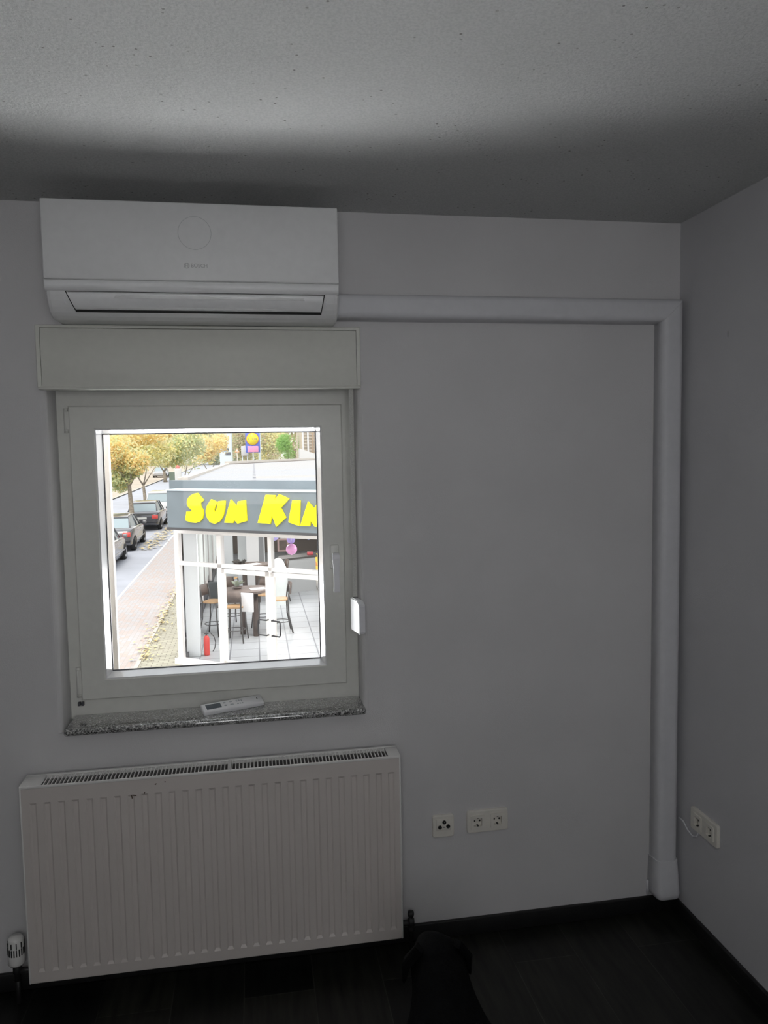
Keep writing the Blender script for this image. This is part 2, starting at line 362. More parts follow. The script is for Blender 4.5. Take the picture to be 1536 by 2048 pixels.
# body profile (y,z) closed
prof = [(0, 2.0945), (0, 2.398), (-.19, 2.398), (-.196, 2.186), (-.196, 2.160)]
cur = [(-.193, 2.150), (-.186, 2.134), (-.174, 2.118), (-.160, 2.106), (-.142, 2.098), (-.115, 2.092), (-.06, 2.0945)]
full = prof+cur
b = MB()
def inset(p, k): return [(y*k-(0 if True else 0), 2.24+(z-2.24)*(1-(1-k)*.55)) for y, z in p]
secs = [xsec(AX0, inset(full, .965)), xsec(AX0+.004, inset(full, .99)), xsec(AX0+.012, full), xsec(AX1-.012, full), xsec(AX1-.004, inset(full, .99)), xsec(AX1, inset(full, .965))]
b.loft(secs); o = acp(b, 'body', M['ac'])
for p in o.data.polygons: p.use_smooth = False
# front cover panel
b = MB(); b.box((AX0, -.211, 2.189), (AX1, -.189, 2.407), bev=.0045, seg=3); fp = acp(b, 'front_panel', M['ac'])
b = MB(); b.lathe([(.0452, 0), (.0459, 0.0003), (.0466, 0)], (-.1465, -.2111, 2.323), (0, -1, 0), n=48); b.build('panel_ring', M['acline'], fp).matrix_parent_inverse = Matrix()
# emblem: ring with an armature mark, then the lettering
lg = MB(); lg.lathe([(.0062, 0), (.0066, .0004), (.0074, .0004), (.0078, 0)], (-.1715, -.2111, 2.2315), (0, -1, 0), n=32)
for sx in (-1, 1):
    lg.box((-.1715+sx*.0030, -.2116, 2.2272), (-.1715+sx*.0020, -.2108, 2.2358))
    lg.box((-.1715+sx*.0048, -.2116, 2.2285), (-.1715+sx*.0040, -.2108, 2.2345))
lg.box((-.1740, -.2116, 2.2310), (-.1690, -.2108, 2.2320))
eo = lg.build('emblem', M['logo'], fp)
text_mesh('BOSCH', .0145, M['logo'], 'lettering', fp, (-.1365, -.2113, 2.2315), (PI/2, 0, 0), sx=.98)
for c in kids(fp): c.matrix_parent_inverse = Matrix()
# glossy strip between the panel and the flap
b = MB(); st = [(-.1965, 2.189), (-.2065, 2.188), (-.2045, 2.172), (-.1985, 2.160), (-.190, 2.158)]
b.loft([xsec(AX0+.001, st), xsec(AX1-.001, st)]); o = acp(b, 'chin_strip', M['acg'])
# outlet flap
fl = [(-.1975, 2.1575), (-.1990, 2.150), (-.1935, 2.136), (-.1835, 2.122), (-.1720, 2.1125), (-.168, 2.115), (-.180, 2.128), (-.188, 2.145)]
fx0 = lambda z: -.5035+(2.1575-z)/.045*.018
fx1 = lambda z: .2185-(2.1575-z)/.045*.008
b = MB(); b.loft([[(fx0(z), y, z) for y, z in fl], [(fx1(z), y, z) for y, z in fl]])
flo = acp(b, 'outlet_flap', M['acg'])
b = MB(); b.loft([[(-.392, -.190, 2.1385), (.168, -.190, 2.1385), (.168, -.190, 2.150), (-.392, -.190, 2.150)], [(-.345, -.2085, 2.1465), (.150, -.2085, 2.1465), (.150, -.2085, 2.1475), (-.345, -.2085, 2.1475)]], smooth=False)  # invented ledge, shaped to stand in for window light falling on the flap
lo = b.build('flap_light_ledge', M['acg'], flo); lo.matrix_parent_inverse = Matrix()
b = MB(); dk = [(-.1968, 2.1590), (-.1972, 2.150), (-.191, 2.135), (-.181, 2.121), (-.166, 2.1075), (-.150, 2.105), (-.15, 2.12)]
b.loft([[(fx0(z)-.003, y, z) for y, z in dk], [(fx1(z)+.003, y, z) for y, z in dk]])
acp(b, 'outlet_slot', M['dark'])
for x in (-.511, .2255):
    b = MB(); b.box((x-.003, -.189, 2.128), (x+.003, -.178, 2.146), bev=.001, rot=Matrix.Rotation(.6, 3, 'X')); acp(b, 'flap_clip', M['remote'])

# ================================================================== PIPE DUCT
dt = empty('pipe_duct', (1.41, 0, .06)); tag(dt, 'white pipe duct running right from the air conditioner then down the corner', 'pipe duct')
ID = Matrix.Translation((-1.41, 0, -.06))
def dsec(w, d, r=.02, n=5):       # half section outline (u across, v out of wall)
    p = [(-w/2, 0)]
    for k in range(n+1):
        a = PI-k/n*PI/2; p.append((-w/2+.004+r+math.cos(a)*r, d-r+math.sin(a)*r))
    for k in range(n+1):
        a = PI/2-k/n*PI/2; p.append((w/2-.004-r+math.cos(a)*r, d-r+math.sin(a)*r))
    p.append((w/2, 0)); return p
DZ, DX, DW, DD = 2.157, 1.421, .083, .060
s1 = dsec(DW, DD)
b = MB(); b.loft([[(.262, -v, DZ+u) for u, v in s1], [(DX+0-.0006+0*1, -v, DZ+u) for u, v in s1]])
# mitre the right end
for v in b.bm.verts:
    if v.co.x > 1: v.co.x = DX-.0006+(v.co.z-DZ)
o = b.build('horizontal_trunking', M['duct'], dt); o.matrix_parent_inverse = ID
b = MB(); b.loft([[(DX+u, -v, DZ) for u, v in s1], [(DX+u, -v, .20) for u, v in s1]])
for v in b.bm.verts:
    if v.co.z > 1: v.co.z = DZ+(v.co.x-DX)
o = b.build('vertical_trunking', M['duct'], dt); o.matrix_parent_inverse = ID
b = MB(); secs = []
for z, w, d, c in ((.215, .090, .063, DX), (.19, .092, .066, DX), (.13, .096, .072, DX), (.095, .098, .076, DX), (.078, .092, .072, DX), (.070, .076, .060, DX)):
    secs.append([(c+u, -v, z) for u, v in dsec(w, d)])
b.loft(secs); b.tube([(1.373, -.003, .065), (1.373, -.003, .12)], .006)
o = b.build('end_cap', M['duct'], dt); o.matrix_parent_inverse = ID

# ================================================================== RADIATOR
RX0, RX1, RZ0, RZ1, RY = -.725, .441, .088, .710, -.12
rd = empty('radiator', (-.142, -.075, .0)); tag(rd, 'white ribbed panel radiator on the wall below the window sill', 'radiator')
IRD = Matrix.Translation((.142, .075, 0))
def rp_(b, name, m, par=None):
    o = b.build(name, m, par or rd)
    if not par: o.matrix_parent_inverse = IRD
    return o
def ribbed(name, yf, d, m):
    b = MB(); N = 28; p = (RX1-RX0-.07)/(N-1); gx = [RX0+.038+i*p for i in range(N)]; gw = .0105
    zt, zb = RZ1-.052, RZ0+.035
    def q(x0, x1, z0, z1): b.face([(x0, yf, z0), (x1, yf, z0), (x1, yf, z1), (x0, yf, z1)])
    q(RX0+.005, RX1-.005, zt, RZ1-.008); q(RX0+.005, RX1-.005, RZ0+.006, zb)
    edges = [RX0+.005]+[v for g in gx for v in (g-gw, g+gw)]+[RX1-.005]
    for i in range(0, len(edges), 2): q(edges[i], edges[i+1], zb, zt)
    for g in gx:
        o = [(g-gw, yf, zb), (g+gw, yf, zb), (g+gw, yf, zt), (g-gw, yf, zt)]
        i_ = [(g-gw+.0045, yf+d, zb+.009), (g+gw-.0045, yf+d, zb+.009), (g+gw-.0045, yf+d, zt-.007), (g-gw+.0045, yf+d, zt-.007)]
        b.face(i_)
        for k in range(4): b.face([o[k], o[(k+1) % 4], i_[(k+1) % 4], i_[k]])
    # folded rim
    b.box((RX0+.005, yf+.001, RZ1-.012), (RX1-.005, yf+.006, RZ1-.006)); b.box((RX0+.005, yf+.001, RZ0), (RX1-.005, yf+.008, RZ0+.008), bev=.002)
    bmesh.ops.remove_doubles(b.bm, verts=b.bm.verts, dist=1e-5)
    return rp_(b, name, m)
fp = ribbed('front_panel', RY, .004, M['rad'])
for x, z, w, h, a in ((-.392, .655, .012, .003, .2), (-.400, .651, .003, .011, -.2), (-.362, .660, .003, .006, .3), (-.328, .685, .006, .003, -.6), (-.3, .69, .003, .004, 0)):
    b = MB(); b.box((x-w/2, RY-.0006, z-h/2), (x+w/2, RY+.001, z+h/2), rot=Matrix.Rotation(a, 3, 'Y')); rp_(b, 'scuff_mark', M['scuff'])
b = MB(); b.box((RX0+.01, -.035, RZ0+.01), (RX1-.01, -.03, RZ1-.012)); rp_(b, 'back_panel', M['radin'])
b = MB()
for i in range(70):
    x = RX0+.03+i*(RX1-RX0-.06)/69; b.box((x-.0005, -.105, RZ0+.04), (x+.0005, -.045, RZ1-.05))
rp_(b, 'convector_fins', M['radin'])
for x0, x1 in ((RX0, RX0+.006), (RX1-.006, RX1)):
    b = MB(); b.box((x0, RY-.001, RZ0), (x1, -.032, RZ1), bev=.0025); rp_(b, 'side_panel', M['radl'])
b = MB(); zt = RZ1
b.box((RX0, RY, zt-.008), (RX1, RY+.005, zt+.001), bev=.0024, seg=4); b.box((RX0, -.042, zt-.008), (RX1, -.028, zt+.001), bev=.0015)
for x0, x1 in ((RX0, RX0+.062), (RX1-.04, RX1)): b.box((x0, RY+.003, zt-.004), (x1, -.04, zt+.001), bev=.0015)
b.box((-.110, RY, zt-.006), (-.100, -.03, zt+.0012))
b.box((RX0+.03, -.052, zt-.008), (RX1-.03, -.049, zt-.001))
g0, g1 = RX0+.062, RX1-.040; n_ = 93
for i in range(n_):
    x = g0+(i+.5)*(g1-g0)/n_; b.prism([(x-.0017, RY+.003, zt-.010), (x-.0017, RY+.003, zt-.0045), (x-.0017, RY+.009, zt-.0015), (x-.0017, RY+.018, zt-.0005), (x-.0017, -.04, zt-.0005), (x-.0017, -.04, zt-.008)], (.0034, 0, 0))
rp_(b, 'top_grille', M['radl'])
# thermostat head at the lower left
th = MB(); th.lathe([(0, 0), (.019, .001), (.023, .008), (.0235, .055), (.025, .062), (.026, .082), (.022, .088), (0, .088)][::-1], (-.772, -.070, .217), (0, 0, -1), n=28)
tho = rp_(th, 'thermostat_head', M['radl'])
b = MB()
for i in range(20):
    a = 2*PI*i/20; r = .0238
    for z0, z1 in ((.163, .185), (.188, .205)):
        if z0 > .187 and i % 2: continue
        p = Vector((-.772+r*math.cos(a), -.070+r*math.sin(a), 0)); b.box((p.x-.0014, p.y-.0014, z0), (p.x+.0014, p.y+.0014, z1), rot=Matrix.Rotation(a, 3, 'Z'))
o = b.build('vent_slot', M['dark'], tho); o.matrix_parent_inverse = Matrix()
b = MB(); b.lathe([(.010, .13), (.013, .128), (.013, .10), (.010, .098), (.010, .075), (0, .075)], (-.772, -.07, 0), (0, 0, 1), n=16); b.tube([(-.772, -.07, .105), (-.72, -.07, .105)], .009); b.tube([(-.772, -.07, .09), (-.772, -.07, .0)], .0075)
rp_(b, 'supply_valve', M['brass'])
b = MB(); b.lathe([(0, .045), (.010, .044), (.0115, .036), (.010, .028), (.007, .026), (.007, .02), (.012, .018), (.013, -.002), (.010, -.004), (.012, -.012), (.012, -.022), (.008, -.024), (.008, -.098), (0, -.098)], (.478, -.062, .098), (0, 0, 1), n=16); b.tube([(.478, -.062, .104), (.440, -.062, .104)], [.011, .009])
rp_(b, 'return_valve', M['brass'])

# ================================================================== SOCKETS
def rsq(hw, r, n=6):
    p = []
    for cx_, cy_, a0 in ((hw-r, hw-r, 0), (-(hw-r), hw-r, PI/2), (-(hw-r), -(hw-r), PI), (hw-r, -(hw-r), 1.5*PI)):
        for k in range(n+1): a = a0+k/n*PI/2; p.append((cx_+r*math.cos(a), cy_+r*math.sin(a)))
    return p
def schuko(parent, cx_):
    b = MB(); n = 28; base = rsq(.0255, .004); k = len(base)
    outer = [(cx_+u, -.0145, v) for u, v in base]; outer0 = [(cx_+u*1.0, -.001, v*1.0) for u, v in base]
    circ = []
    for u, v in base:
        a = math.atan2(v, u); circ.append((cx_+.0195*math.cos(a), -.0145, .0195*math.sin(a)))
    ci = [(x, -.0005, z) for x, _, z in circ]
    b.loft([outer0, outer, circ, ci], cap=False, smooth=False); b.face(ci)
    o = b.build('socket_insert', M['sock'], parent)
    c = MB()
    for s_ in (-1, 1): c.lathe([(.0034, 0), (.0034, .0006), (0, .0006)], (cx_+s_*.0095, -.0006, .0), (0, -1, 0), n=12)
    c.build('pin_hole', M['black'], o)
    for s_ in (-1, 1):
        c = MB(); c.box((cx_-.0028, -.0138, s_*.0158-.0034), (cx_+.0028, -.001, s_*.0158+.0034), bev=.0006); c.build('earth_clip', M['brass'], o)
def plate(parent, w, h, cs):
    b = MB(); t = bmesh.new(); bmesh.ops.create_cube(t, size=1); bmesh.ops.scale(t, vec=(w, .011, h), verts=t.verts); bmesh.ops.translate(t, vec=(0, -.0055, 0), verts=t.verts)
    es = [e for e in t.edges if abs(e.verts[0].co.y-e.verts[1].co.y) > .005]; bmesh.ops.bevel(t, geom=es, offset=.008, segments=5, affect='EDGES', profile=.5)
    es = [e for e in t.edges if e.verts[0].co.y < -.01 and e.verts[1].co.y < -.01 and len([f for f in e.link_faces if abs(f.normal.y) < .5]) > 0]
    bmesh.ops.bevel(t, geom=es, offset=.0035, segments=3, affect='EDGES', profile=.5)
    b.add(t, None, False); o = b.build('cover_plate', M['sock'], parent)
    if cs == 2:
        for cx_ in (-.0355, .0355):
            k = MB(); k.box((cx_-.0253, -.03, -.0253), (cx_+.0253, .02, .0253)); ko = k.build('cut', None, parent); bmod = o.modifiers.new('b', 'BOOLEAN'); bmod.object = ko; bmod.operation = 'DIFFERENCE'; bmod.solver = 'EXACT'
            nm = bpy.data.meshes.new_from_object(o.evaluated_get(bpy.context.evaluated_depsgraph_get())); o.modifiers.clear(); o.data = nm; bpy.data.objects.remove(ko)
tv = empty('antenna_socket', (.608, 0, .402)); tag(tv, 'small square cream antenna socket with three black holes, left of the twin outlet', 'wall socket')
plate(tv, .076, .078, 1)
b = MB(); b.box((-.0255, -.0135, -.014), (.0255, -.010, .027), bev=.0012); ins = b.build('socket_insert', M['sock'], tv)
b = MB()
for x, z in ((-.0135, -.001), (.0155, .0005), (.002, .016)):
    b.lathe([(.0068, 0), (.0068, .003), (.0052, .003), (.0052, .0006), (0, .0006)], (x, -.0132, z), (0, -1, 0), n=20)
b.build('antenna_port', M['black'], ins)
b = MB(); b.lathe([(0, .004), (.0022, .003), (.0026, 0)], (.0035, -.0132, .016), (0, -1, 0), n=12); b.build('port_pin', M['chrome'], ins)
b = MB(); b.lathe([(0, .001), (.0018, .0008), (.002, 0)], (.001, -.0135, -.002), (0, -1, 0), n=12); b.build('screw', M['brass'], ins)
d1 = empty('twin_outlet', (.766, 0, .406)); d1.rotation_euler = (0, -.012, 0)
tag(d1, 'cream horizontal twin power outlet on the window wall right of the radiator', 'power outlet'); plate(d1, .148, .078, 2)
for x in (-.0355, .0355): schuko(d1, x)
d2 = empty('twin_outlet', (XR, -.205, .410), -PI/2)
tag(d2, 'cream twin power outlet on the right hand side wall near the corner', 'power outlet'); plate(d2, .158, .078, 2)
for x in (-.0355, .0355): schuko(d2, x)
b = MB(); b.tube([(1.462, -.055, .372), (1.468, -.075, .366), (1.4705, -.10, .345), (1.471, -.13, .338), (1.471, -.155, .35), (1.471, -.17, .372)], .003, n=8)
tag(b.build('cable', M['duct']), 'thin pale cable hanging between the duct and the side wall outlet', 'cable')
b = MB(); b.box((XR-.0008, -.281, 2.034), (XR+.001, -.279, 2.052)); tag(b.build('nail', M['scuff']), 'tiny dark nail mark on the right wall', 'nail')

# ================================================================== REMOTE
rm = empty('remote_control', (-.0965, .066, .8445), math.atan2(.075, .2)); tag(rm, 'white remote control lying on the granite window sill', 'remote control')
rm.rotation_euler = (.30, 0, math.atan2(.072, .2)); rm.location = (-.096, .064, .8505)
b = MB(); b.box((-.104, -.026, 0), (.104, .022, .017), bev=.0045, seg=3); b.build('remote_body', M['remote'], rm)
b = MB(); b.box((-.090, -.014, .0168), (-.040, .012, .0176), bev=.0003); b.build('display', M['lcd'], rm)
for x, y, w, h in ((-.026, -.008, .008, .006), (-.026, .008, .008, .006), (-.004, -.008, .011, .006), (-.004, .008, .009, .005), (.016, -.01, .005, .005), (.016, .006, .005, .008), (.024, -.01, .005, .005), (.024, .006, .005, .008), (.032, .004, .004, .008), (.032, -.01, .004, .005)):
    b = MB(); b.box((x-w/2, y-h/2, .0168), (x+w/2, y+h/2, .0178), bev=.0003); b.build('button', M['btn'], rm)
b = MB(); b.box((.084, -.005, .0168), (.0865, .006, .0174)); b.build('lettering', M['lcd'], rm)

# ================================================================== DOG (black, sitting, seen from behind and above)
def skin_obj(name, verts, edges, radii, m, parent=None, sub=2, root=0):
    me = bpy.data.meshes.new(name); me.from_pydata(verts, edges, []); o = bpy.data.objects.new(name, me); C.objects.link(o)
    md = o.modifiers.new('s', 'SKIN'); md.use_smooth_shade = True
    for i, r in enumerate(radii):
        v = me.skin_vertices[0].data[i]; v.radius = (r, r) if not isinstance(r, tuple) else r; v.use_root = (i == root)
    ms = o.modifiers.new('u', 'SUBSURF'); ms.levels = sub; ms.render_levels = sub
    dg = bpy.context.evaluated_depsgraph_get(); nm = bpy.data.meshes.new_from_object(o.evaluated_get(dg))
    bpy.data.objects.remove(o); nm.materials.clear(); nm.materials.append(m)
    for p in nm.polygons: p.use_smooth = True
    o = bpy.data.objects.new(name, nm); C.objects.link(o)
    if parent: o.parent = parent
    return o
M['fur'] = mat('black_fur', (.0022, .0024, .0026), .8, var=.5, scale=60, bump=.9, bscale=220, spec=.08)
M['furg'] = mat('grey_fur', (.014, .018, .017), .8, var=.4, scale=60, bump=.9, bscale=220, spec=.2)
dog = empty('dog', (.40, -.97, 0)); tag(dog, 'black dog sitting on the dark floor with its back to the camera', 'dog')
V_ = [(0, -.10, .13), (0, -.02, .22), (0, .06, .31), (0, .11, .38), (0, .15, .44), (0, .19, .475), (0, .25, .455), (0, .31, .44),
      (.09, -.08, .11), (.14, .05, .15), (.13, .09, .06), (.12, -.02, .04), (.12, .10, .025),
      (-.09, -.08, .11), (-.14, .05, .15), (-.13, .09, .06), (-.12, -.02, .04), (-.12, .10, .025),
      (.075, .11, .30), (.085, .14, .17), (.085, .15, .035), (.085, .19, .02),
      (-.075, .11, .30), (-.085, .14, .17), (-.085, .15, .035), (-.085, .19, .02),
      (0, -.22, .06), (.05, -.33, .035), (.13, -.38, .03)]
E_ = [(0, 1), (1, 2), (2, 3), (3, 4), (4, 5), (5, 6), (6, 7), (0, 8), (8, 9), (9, 10), (10, 11), (10, 12), (0, 13), (13, 14), (14, 15), (15, 16), (15, 17),
      (2, 18), (18, 19), (19, 20), (20, 21), (2, 22), (22, 23), (23, 24), (24, 25), (0, 26), (26, 27), (27, 28)]
R_ = [.165, .175, .155, .10, .072, .074, .045, .028, .085, .075, .04, .028, .026, .085, .075, .04, .028, .026, .055, .035, .025, .026, .055, .035, .025, .026, .04, .03, .02]
skin_obj('body', V_, E_, R_, M['fur'], dog)
for s_ in (-1, 1):
    b = MB(); b.loft([[(s_*(.045+dx), .17+dy, .515-dz) for dx, dy, dz in ((0, -.02, 0), (.012, .0, -.006), (0, .025, 0), (-.008, .0, .004))],
                      [(s_*(.075+dx), .18+dy, .475-dz) for dx, dy, dz in ((0, -.024, 0), (.012, .0, 0), (0, .028, 0), (-.010, .0, 0))],
                      [(s_*(.082+dx), .19+dy, .425-dz) for dx, dy, dz in ((0, -.010, 0), (.005, .0, 0), (0, .014, 0), (-.006, .0, 0))]])
    b.build('ear', M['fur'], dog)
for x, z, y in ((-.05, .34, -.0), (.03, .31, -.04)):
    b = MB(); b.loft([[(x+math.cos(k/8*2*PI)*r, y-.09+dy, z+math.sin(k/8*2*PI)*r*1.5) for k in range(8)] for r, dy in ((.028, .03), (.02, .0), (.006, -.006))]); b.build('grey_fur_patch', M['furg'], dog)

# ================================================================== OUTDOORS
G0, SL = -2.60, .013
def gz(y): return G0+SL*y
def ray(px, py): return RGT*((px-768)/FOC)-UPV*((py-1024)/FOC)+_F
def at(px, py, Y):
    d = ray(px, py); return CAM+d*((Y-CAM.y)/d.y)
def brickmat(name, c1, c2, mo, bw, rh, ms, rough=.8, rot=0):
    m = mat(name, c1, rough); n, b = nodes(m); t = n.nodes.new('ShaderNodeTexCoord'); mp = n.nodes.new('ShaderNodeMapping'); mp.inputs['Rotation'].default_value = (0, 0, rot)
    q = n.nodes.new('ShaderNodeTexBrick'); q.inputs['Scale'].default_value = 1; q.inputs['Brick Width'].default_value = bw; q.inputs['Row Height'].default_value = rh; q.inputs['Mortar Size'].default_value = ms; q.offset = 0 if 'tile' in name else .5
    q.inputs['Color1'].default_value = (*c1, 1); q.inputs['Color2'].default_value = (*c2, 1); q.inputs['Mortar'].default_value = (*mo, 1)
    n.links.new(t.outputs['Object'], mp.inputs[0]); n.links.new(mp.outputs[0], q.inputs['Vector']); n.links.new(q.outputs[0], b.inputs['Base Color']); return m
M['asphalt'] = mat('pale_asphalt', (.38, .39, .43), .9, var=.07, scale=1.2)
M['farwalk'] = mat('tan_gravel', (.44, .38, .31), .9, var=.12, scale=.8)
M['walk'] = brickmat('reddish_pavers', (.46, .37, .33), (.43, .42, .43), (.36, .34, .32), .2, .1, .006, rot=PI/2)
M['paver'] = brickmat('yellow_grey_pavers', (.44, .42, .33), (.38, .36, .29), (.23, .21, .17), .2, .1, .010)
M['kerb'] = mat('pale_kerb', (.52, .48, .43), .8, var=.1, scale=5)
M['paint'] = mat('white_road_paint', (.60, .60, .60), .7)
def ground(name, x0, x1, m, dz=0, y0=.342, y1=260):
    b = MB(); b.box((x0, 0, 0), (x1, 1, .1)); N = 40
    b = MB(); k = 1
    b.loft([[(x0, y, gz(y)+dz), (x1, y, gz(y)+dz), (x1, y, gz(y)+dz-.3), (x0, y, gz(y)+dz-.3)] for y in (y0, y1)], smooth=False)
    o = b.build(name, m); o['kind'] = 'structure'; return o
ground('far_pavement', -90, -11.4, M['farwalk'], .06)
ground('road', -11.4, -3.86, M['asphalt'])
ground('pavement', -3.86, -2.42, M['walk'], .02)
def ground_poly(name, pts, m, dz):
    b = MB(); b.prism([(x, y, gz(y)+dz) for x, y in pts], (0, 0, -.3)); b.build(name, m)['kind'] = 'structure'
ground_poly('paver_strip', [(-2.34, .342), (90, .342), (90, 7.6), (5.33, 7.6), (-1.59, 12.94), (-1.59, 260), (-2.34, 260)], M['paver'], .03)
ground_poly('rear_ground', [(-1.59, 31), (90, 31), (90, 260), (-1.59, 260)], M['paver'], .02)
ground('trim_1', -2.42, -2.34, M['kerb'], .05)
ground('trim_2', -3.98, -3.90, M['paint'], .004, 2, 120)
ground('trim_3', -11.52, -11.4, M['kerb'], .10)
# fallen leaves
def litter(name, pts, label, size=.045):
    b = MB()
    for x, y in pts:
        a = random.random()*PI; z = gz(y)+.056+random.random()*.02; s = size*(.6+random.random()*.8); t = random.random()*.02
        b.face([(x+math.cos(a+q)*s, y+math.sin(a+q)*s*1.3, z+(t if q > 2 else 0)) for q in (0, 1.6, 3.1, 4.7)])
    o = b.build(name, M['litter'], norm=False); tag(o, label, 'leaves', kind='stuff')
M['litter'] = mat('yellow_fallen_leaves', (.74, .58, .26), .8, var=.3, scale=9)
litter('fallen_leaves', [(-2.36+random.gauss(0, .12)-(.0 if y_ < 20 else 0), y_) for y_ in [13.2+random.random()**1.2*9 for _ in range(320)]], 'yellow leaves fallen along the kerb beside the shop', .03)
litter('fallen_leaves', [(max(-4.88, -4.45+random.gauss(0, .22)), 30.5+random.random()*11) for _ in range(300)], 'yellow leaves heaped between the parked cars and the pavement', .06)

# ------------------------------------------------------------------ cars
M['tyre'] = mat('tyre_rubber', (.03, .03, .03), .8); M['rim'] = mat('alloy_rim', (.55, .55, .57), .3, metal=.6)
M['cglass'] = mat('car_glass', (.30, .36, .38), .08, spec=.8); M['redl'] = mat('red_lamp_lens', (.65, .06, .05), .2, coat=.5)
M['plate'] = mat('licence_plate_white', (.7, .7, .66), .4); M['blackt'] = mat('black_trim', (.03, .03, .035), .4)
def car_at(label, pos, col, rz=0, hs=1.0, name='car', group=None, cabin=(.50, 1.05, 1.75, 2.55, 3.25), noTail=False):
    pm = mat('car_paint', col, .22, coat=.8, spec=.6)
    root = empty(name, (pos[0], pos[1], gz(pos[1])+.004), rz); tag(root, label, 'car', group)
    def sec(y, w, zb, zt, r=.09):
        p = []
        for k in range(5): a = PI/2*k/4; p.append((w-r+r*math.cos(a)-.0, y, zt-r+r*math.sin(a)))
        for k in range(5): a = PI/2+PI/2*k/4; p.append((-(w-r)+r*math.cos(a), y, zt-r+r*math.sin(a)))
        p += [(-w*1.0, y, (zb+zt)/2-.05), (-w*.96, y, zb+.05), (-w*.9, y, zb), (w*.9, y, zb), (w*.96, y, zb+.05), (w, y, (zb+zt)/2-.05)]
        return p
    S = [(0, .66, .42, .74), (.05, .78, .32, .88), (.25, .85, .26, .96), (.9, .88, .20, .98), (1.8, .89, .20, .96), (2.8, .89, .20, .93), (3.5, .87, .20, .88), (4.1, .81, .24, .78), (4.32, .70, .30, .68), (4.38, .60, .38, .60)]
    b = MB(); b.loft([sec(y, w, zb, zt*hs) for y, w, zb, zt in S]); body = b.build('body', pm, root)
    c0, c1, c2, c3, c4 = cabin; zt = .95*hs; RH = 1.44*hs
    b = MB(); cs = [(c0, .74, zt-.04, .70, zt+.0), (c1, .78, zt-.04, .60, RH-.07), (c2, .79, zt-.04, .60, RH-.01), (c3, .79, zt-.05, .58, RH-.04), (c4, .76, zt-.08, .70, zt-.06)]
    b.loft([[(w0, y, z0), (w1, y, z1), (-w1, y, z1), (-w0, y, z0)] for y, w0, z0, w1, z1 in cs], smooth=False); cab = b.build('window_glass', M['cglass'], root)
    b = MB(); b.loft([[(.62, y, z), (.52, y, z+.04), (-.52, y, z+.04), (-.62, y, z), (-.52, y, z-.01), (.52, y, z-.01)] for y, z in ((c1-.06, RH-.09), (c1+.1, RH-.045), (c2, RH-.005), (c3-.1, RH-.03), (c3+.05, RH-.07))]); b.build('roof', pm, root)
    for s_ in (-1, 1):
        for (ya, za, xa), (yb, zb, xb) in (((c0, zt, .72), (c1, RH-.07, .61)), ((c4, zt-.05, .74), (c3, RH-.04, .60)), ((2.0, zt, .80), (1.95, RH-.02, .61))):
            b = MB(); b.tube([(s_*xa, ya, za), (s_*xb, yb, zb)], .032, n=6); b.build('pillar', pm, root)
        b = MB(); b.box((s_*.90, c4-.35, zt-.02), (s_*1.05, c4-.22, zt+.10), bev=.03); b.build('wing_mirror', pm, root)
        for y in (1.55, 2.5):
            b = MB(); b.box((s_*.885, y-.08, .78*hs), (s_*.905, y+.08, .81*hs), bev=.005); b.build('door_handle', M['rim'], root)
        b = MB(); b.box((s_*.885, .95, .42), (s_*.9, 3.3, .47), bev=.004); b.build('side_strip', M['rim'], root)
        b = MB(); b.box((s_*.50, -.012, .62*hs), (s_*.81, .16, .82*hs), bev=.03); b.build('tail_light', M['redl'], root)
        b = MB(); b.box((s_*.48, 4.22, .52), (s_*.76, 4.36, .64), bev=.03); b.build('headlight', M['plate'], root)
        for y in (.82, 3.48):
            b = MB(); b.lathe([(.0, -.1), (.30, -.1), (.32, -.07), (.32, .07), (.30, .1), (.20, .1)], (s_*.80, y, .318), (s_, 0, 0), n=24); w = b.build('wheel', M['tyre'], root)
            b = MB(); b.lathe([(.215, .1), (.20, .085), (.19, .05), (0, .06)], (s_*.80, y, .318), (s_, 0, 0), n=20)
            for k in range(6):
                a = k*PI/3; b.box((s_*.80+s_*.06, y-.02, .318-.10+0), (s_*.80+s_*.09, y+.02, .318+.10), rot=Matrix.Rotation(a, 3, 'X'))
            b.build('rim', M['rim'], w)
    b = MB(); b.box((-.26, -.022, .60*hs), (.26, .02, .71*hs), bev=.004); b.build('licence_plate', M['plate'], root)
    b = MB(); b.box((-.80, -.035, .40), (.80, .10, .50), bev=.03); b.build('rear_bumper_trim', M['blackt'], root)
    return root
cg = 'cars parked along the road'
car_at('silver grey car nearest in the parked row, partly behind the window frame', (-5.86, 24.75), (.20, .20, .21), group=cg)
car_at('dark saloon with red rear lamps parked second from the near end of the row', (-5.86, 30.0), (.12, .12, .13), group=cg)
car_at('black saloon parked beyond the street tree trunk', (-5.72, 38.0), (.075, .075, .085), group=cg)
car_at('white tall car parked beyond the black saloon, half behind the shop sign', (-5.6, 44.4), (.70, .70, .70), hs=1.12, group=cg, cabin=(.12, .35, 1.75, 2.6, 3.35))
g = at(326, 949, 108); car_at('small distant silver car driving on the road under the trees', (g.x, 108), (.35, .35, .36), rz=PI)

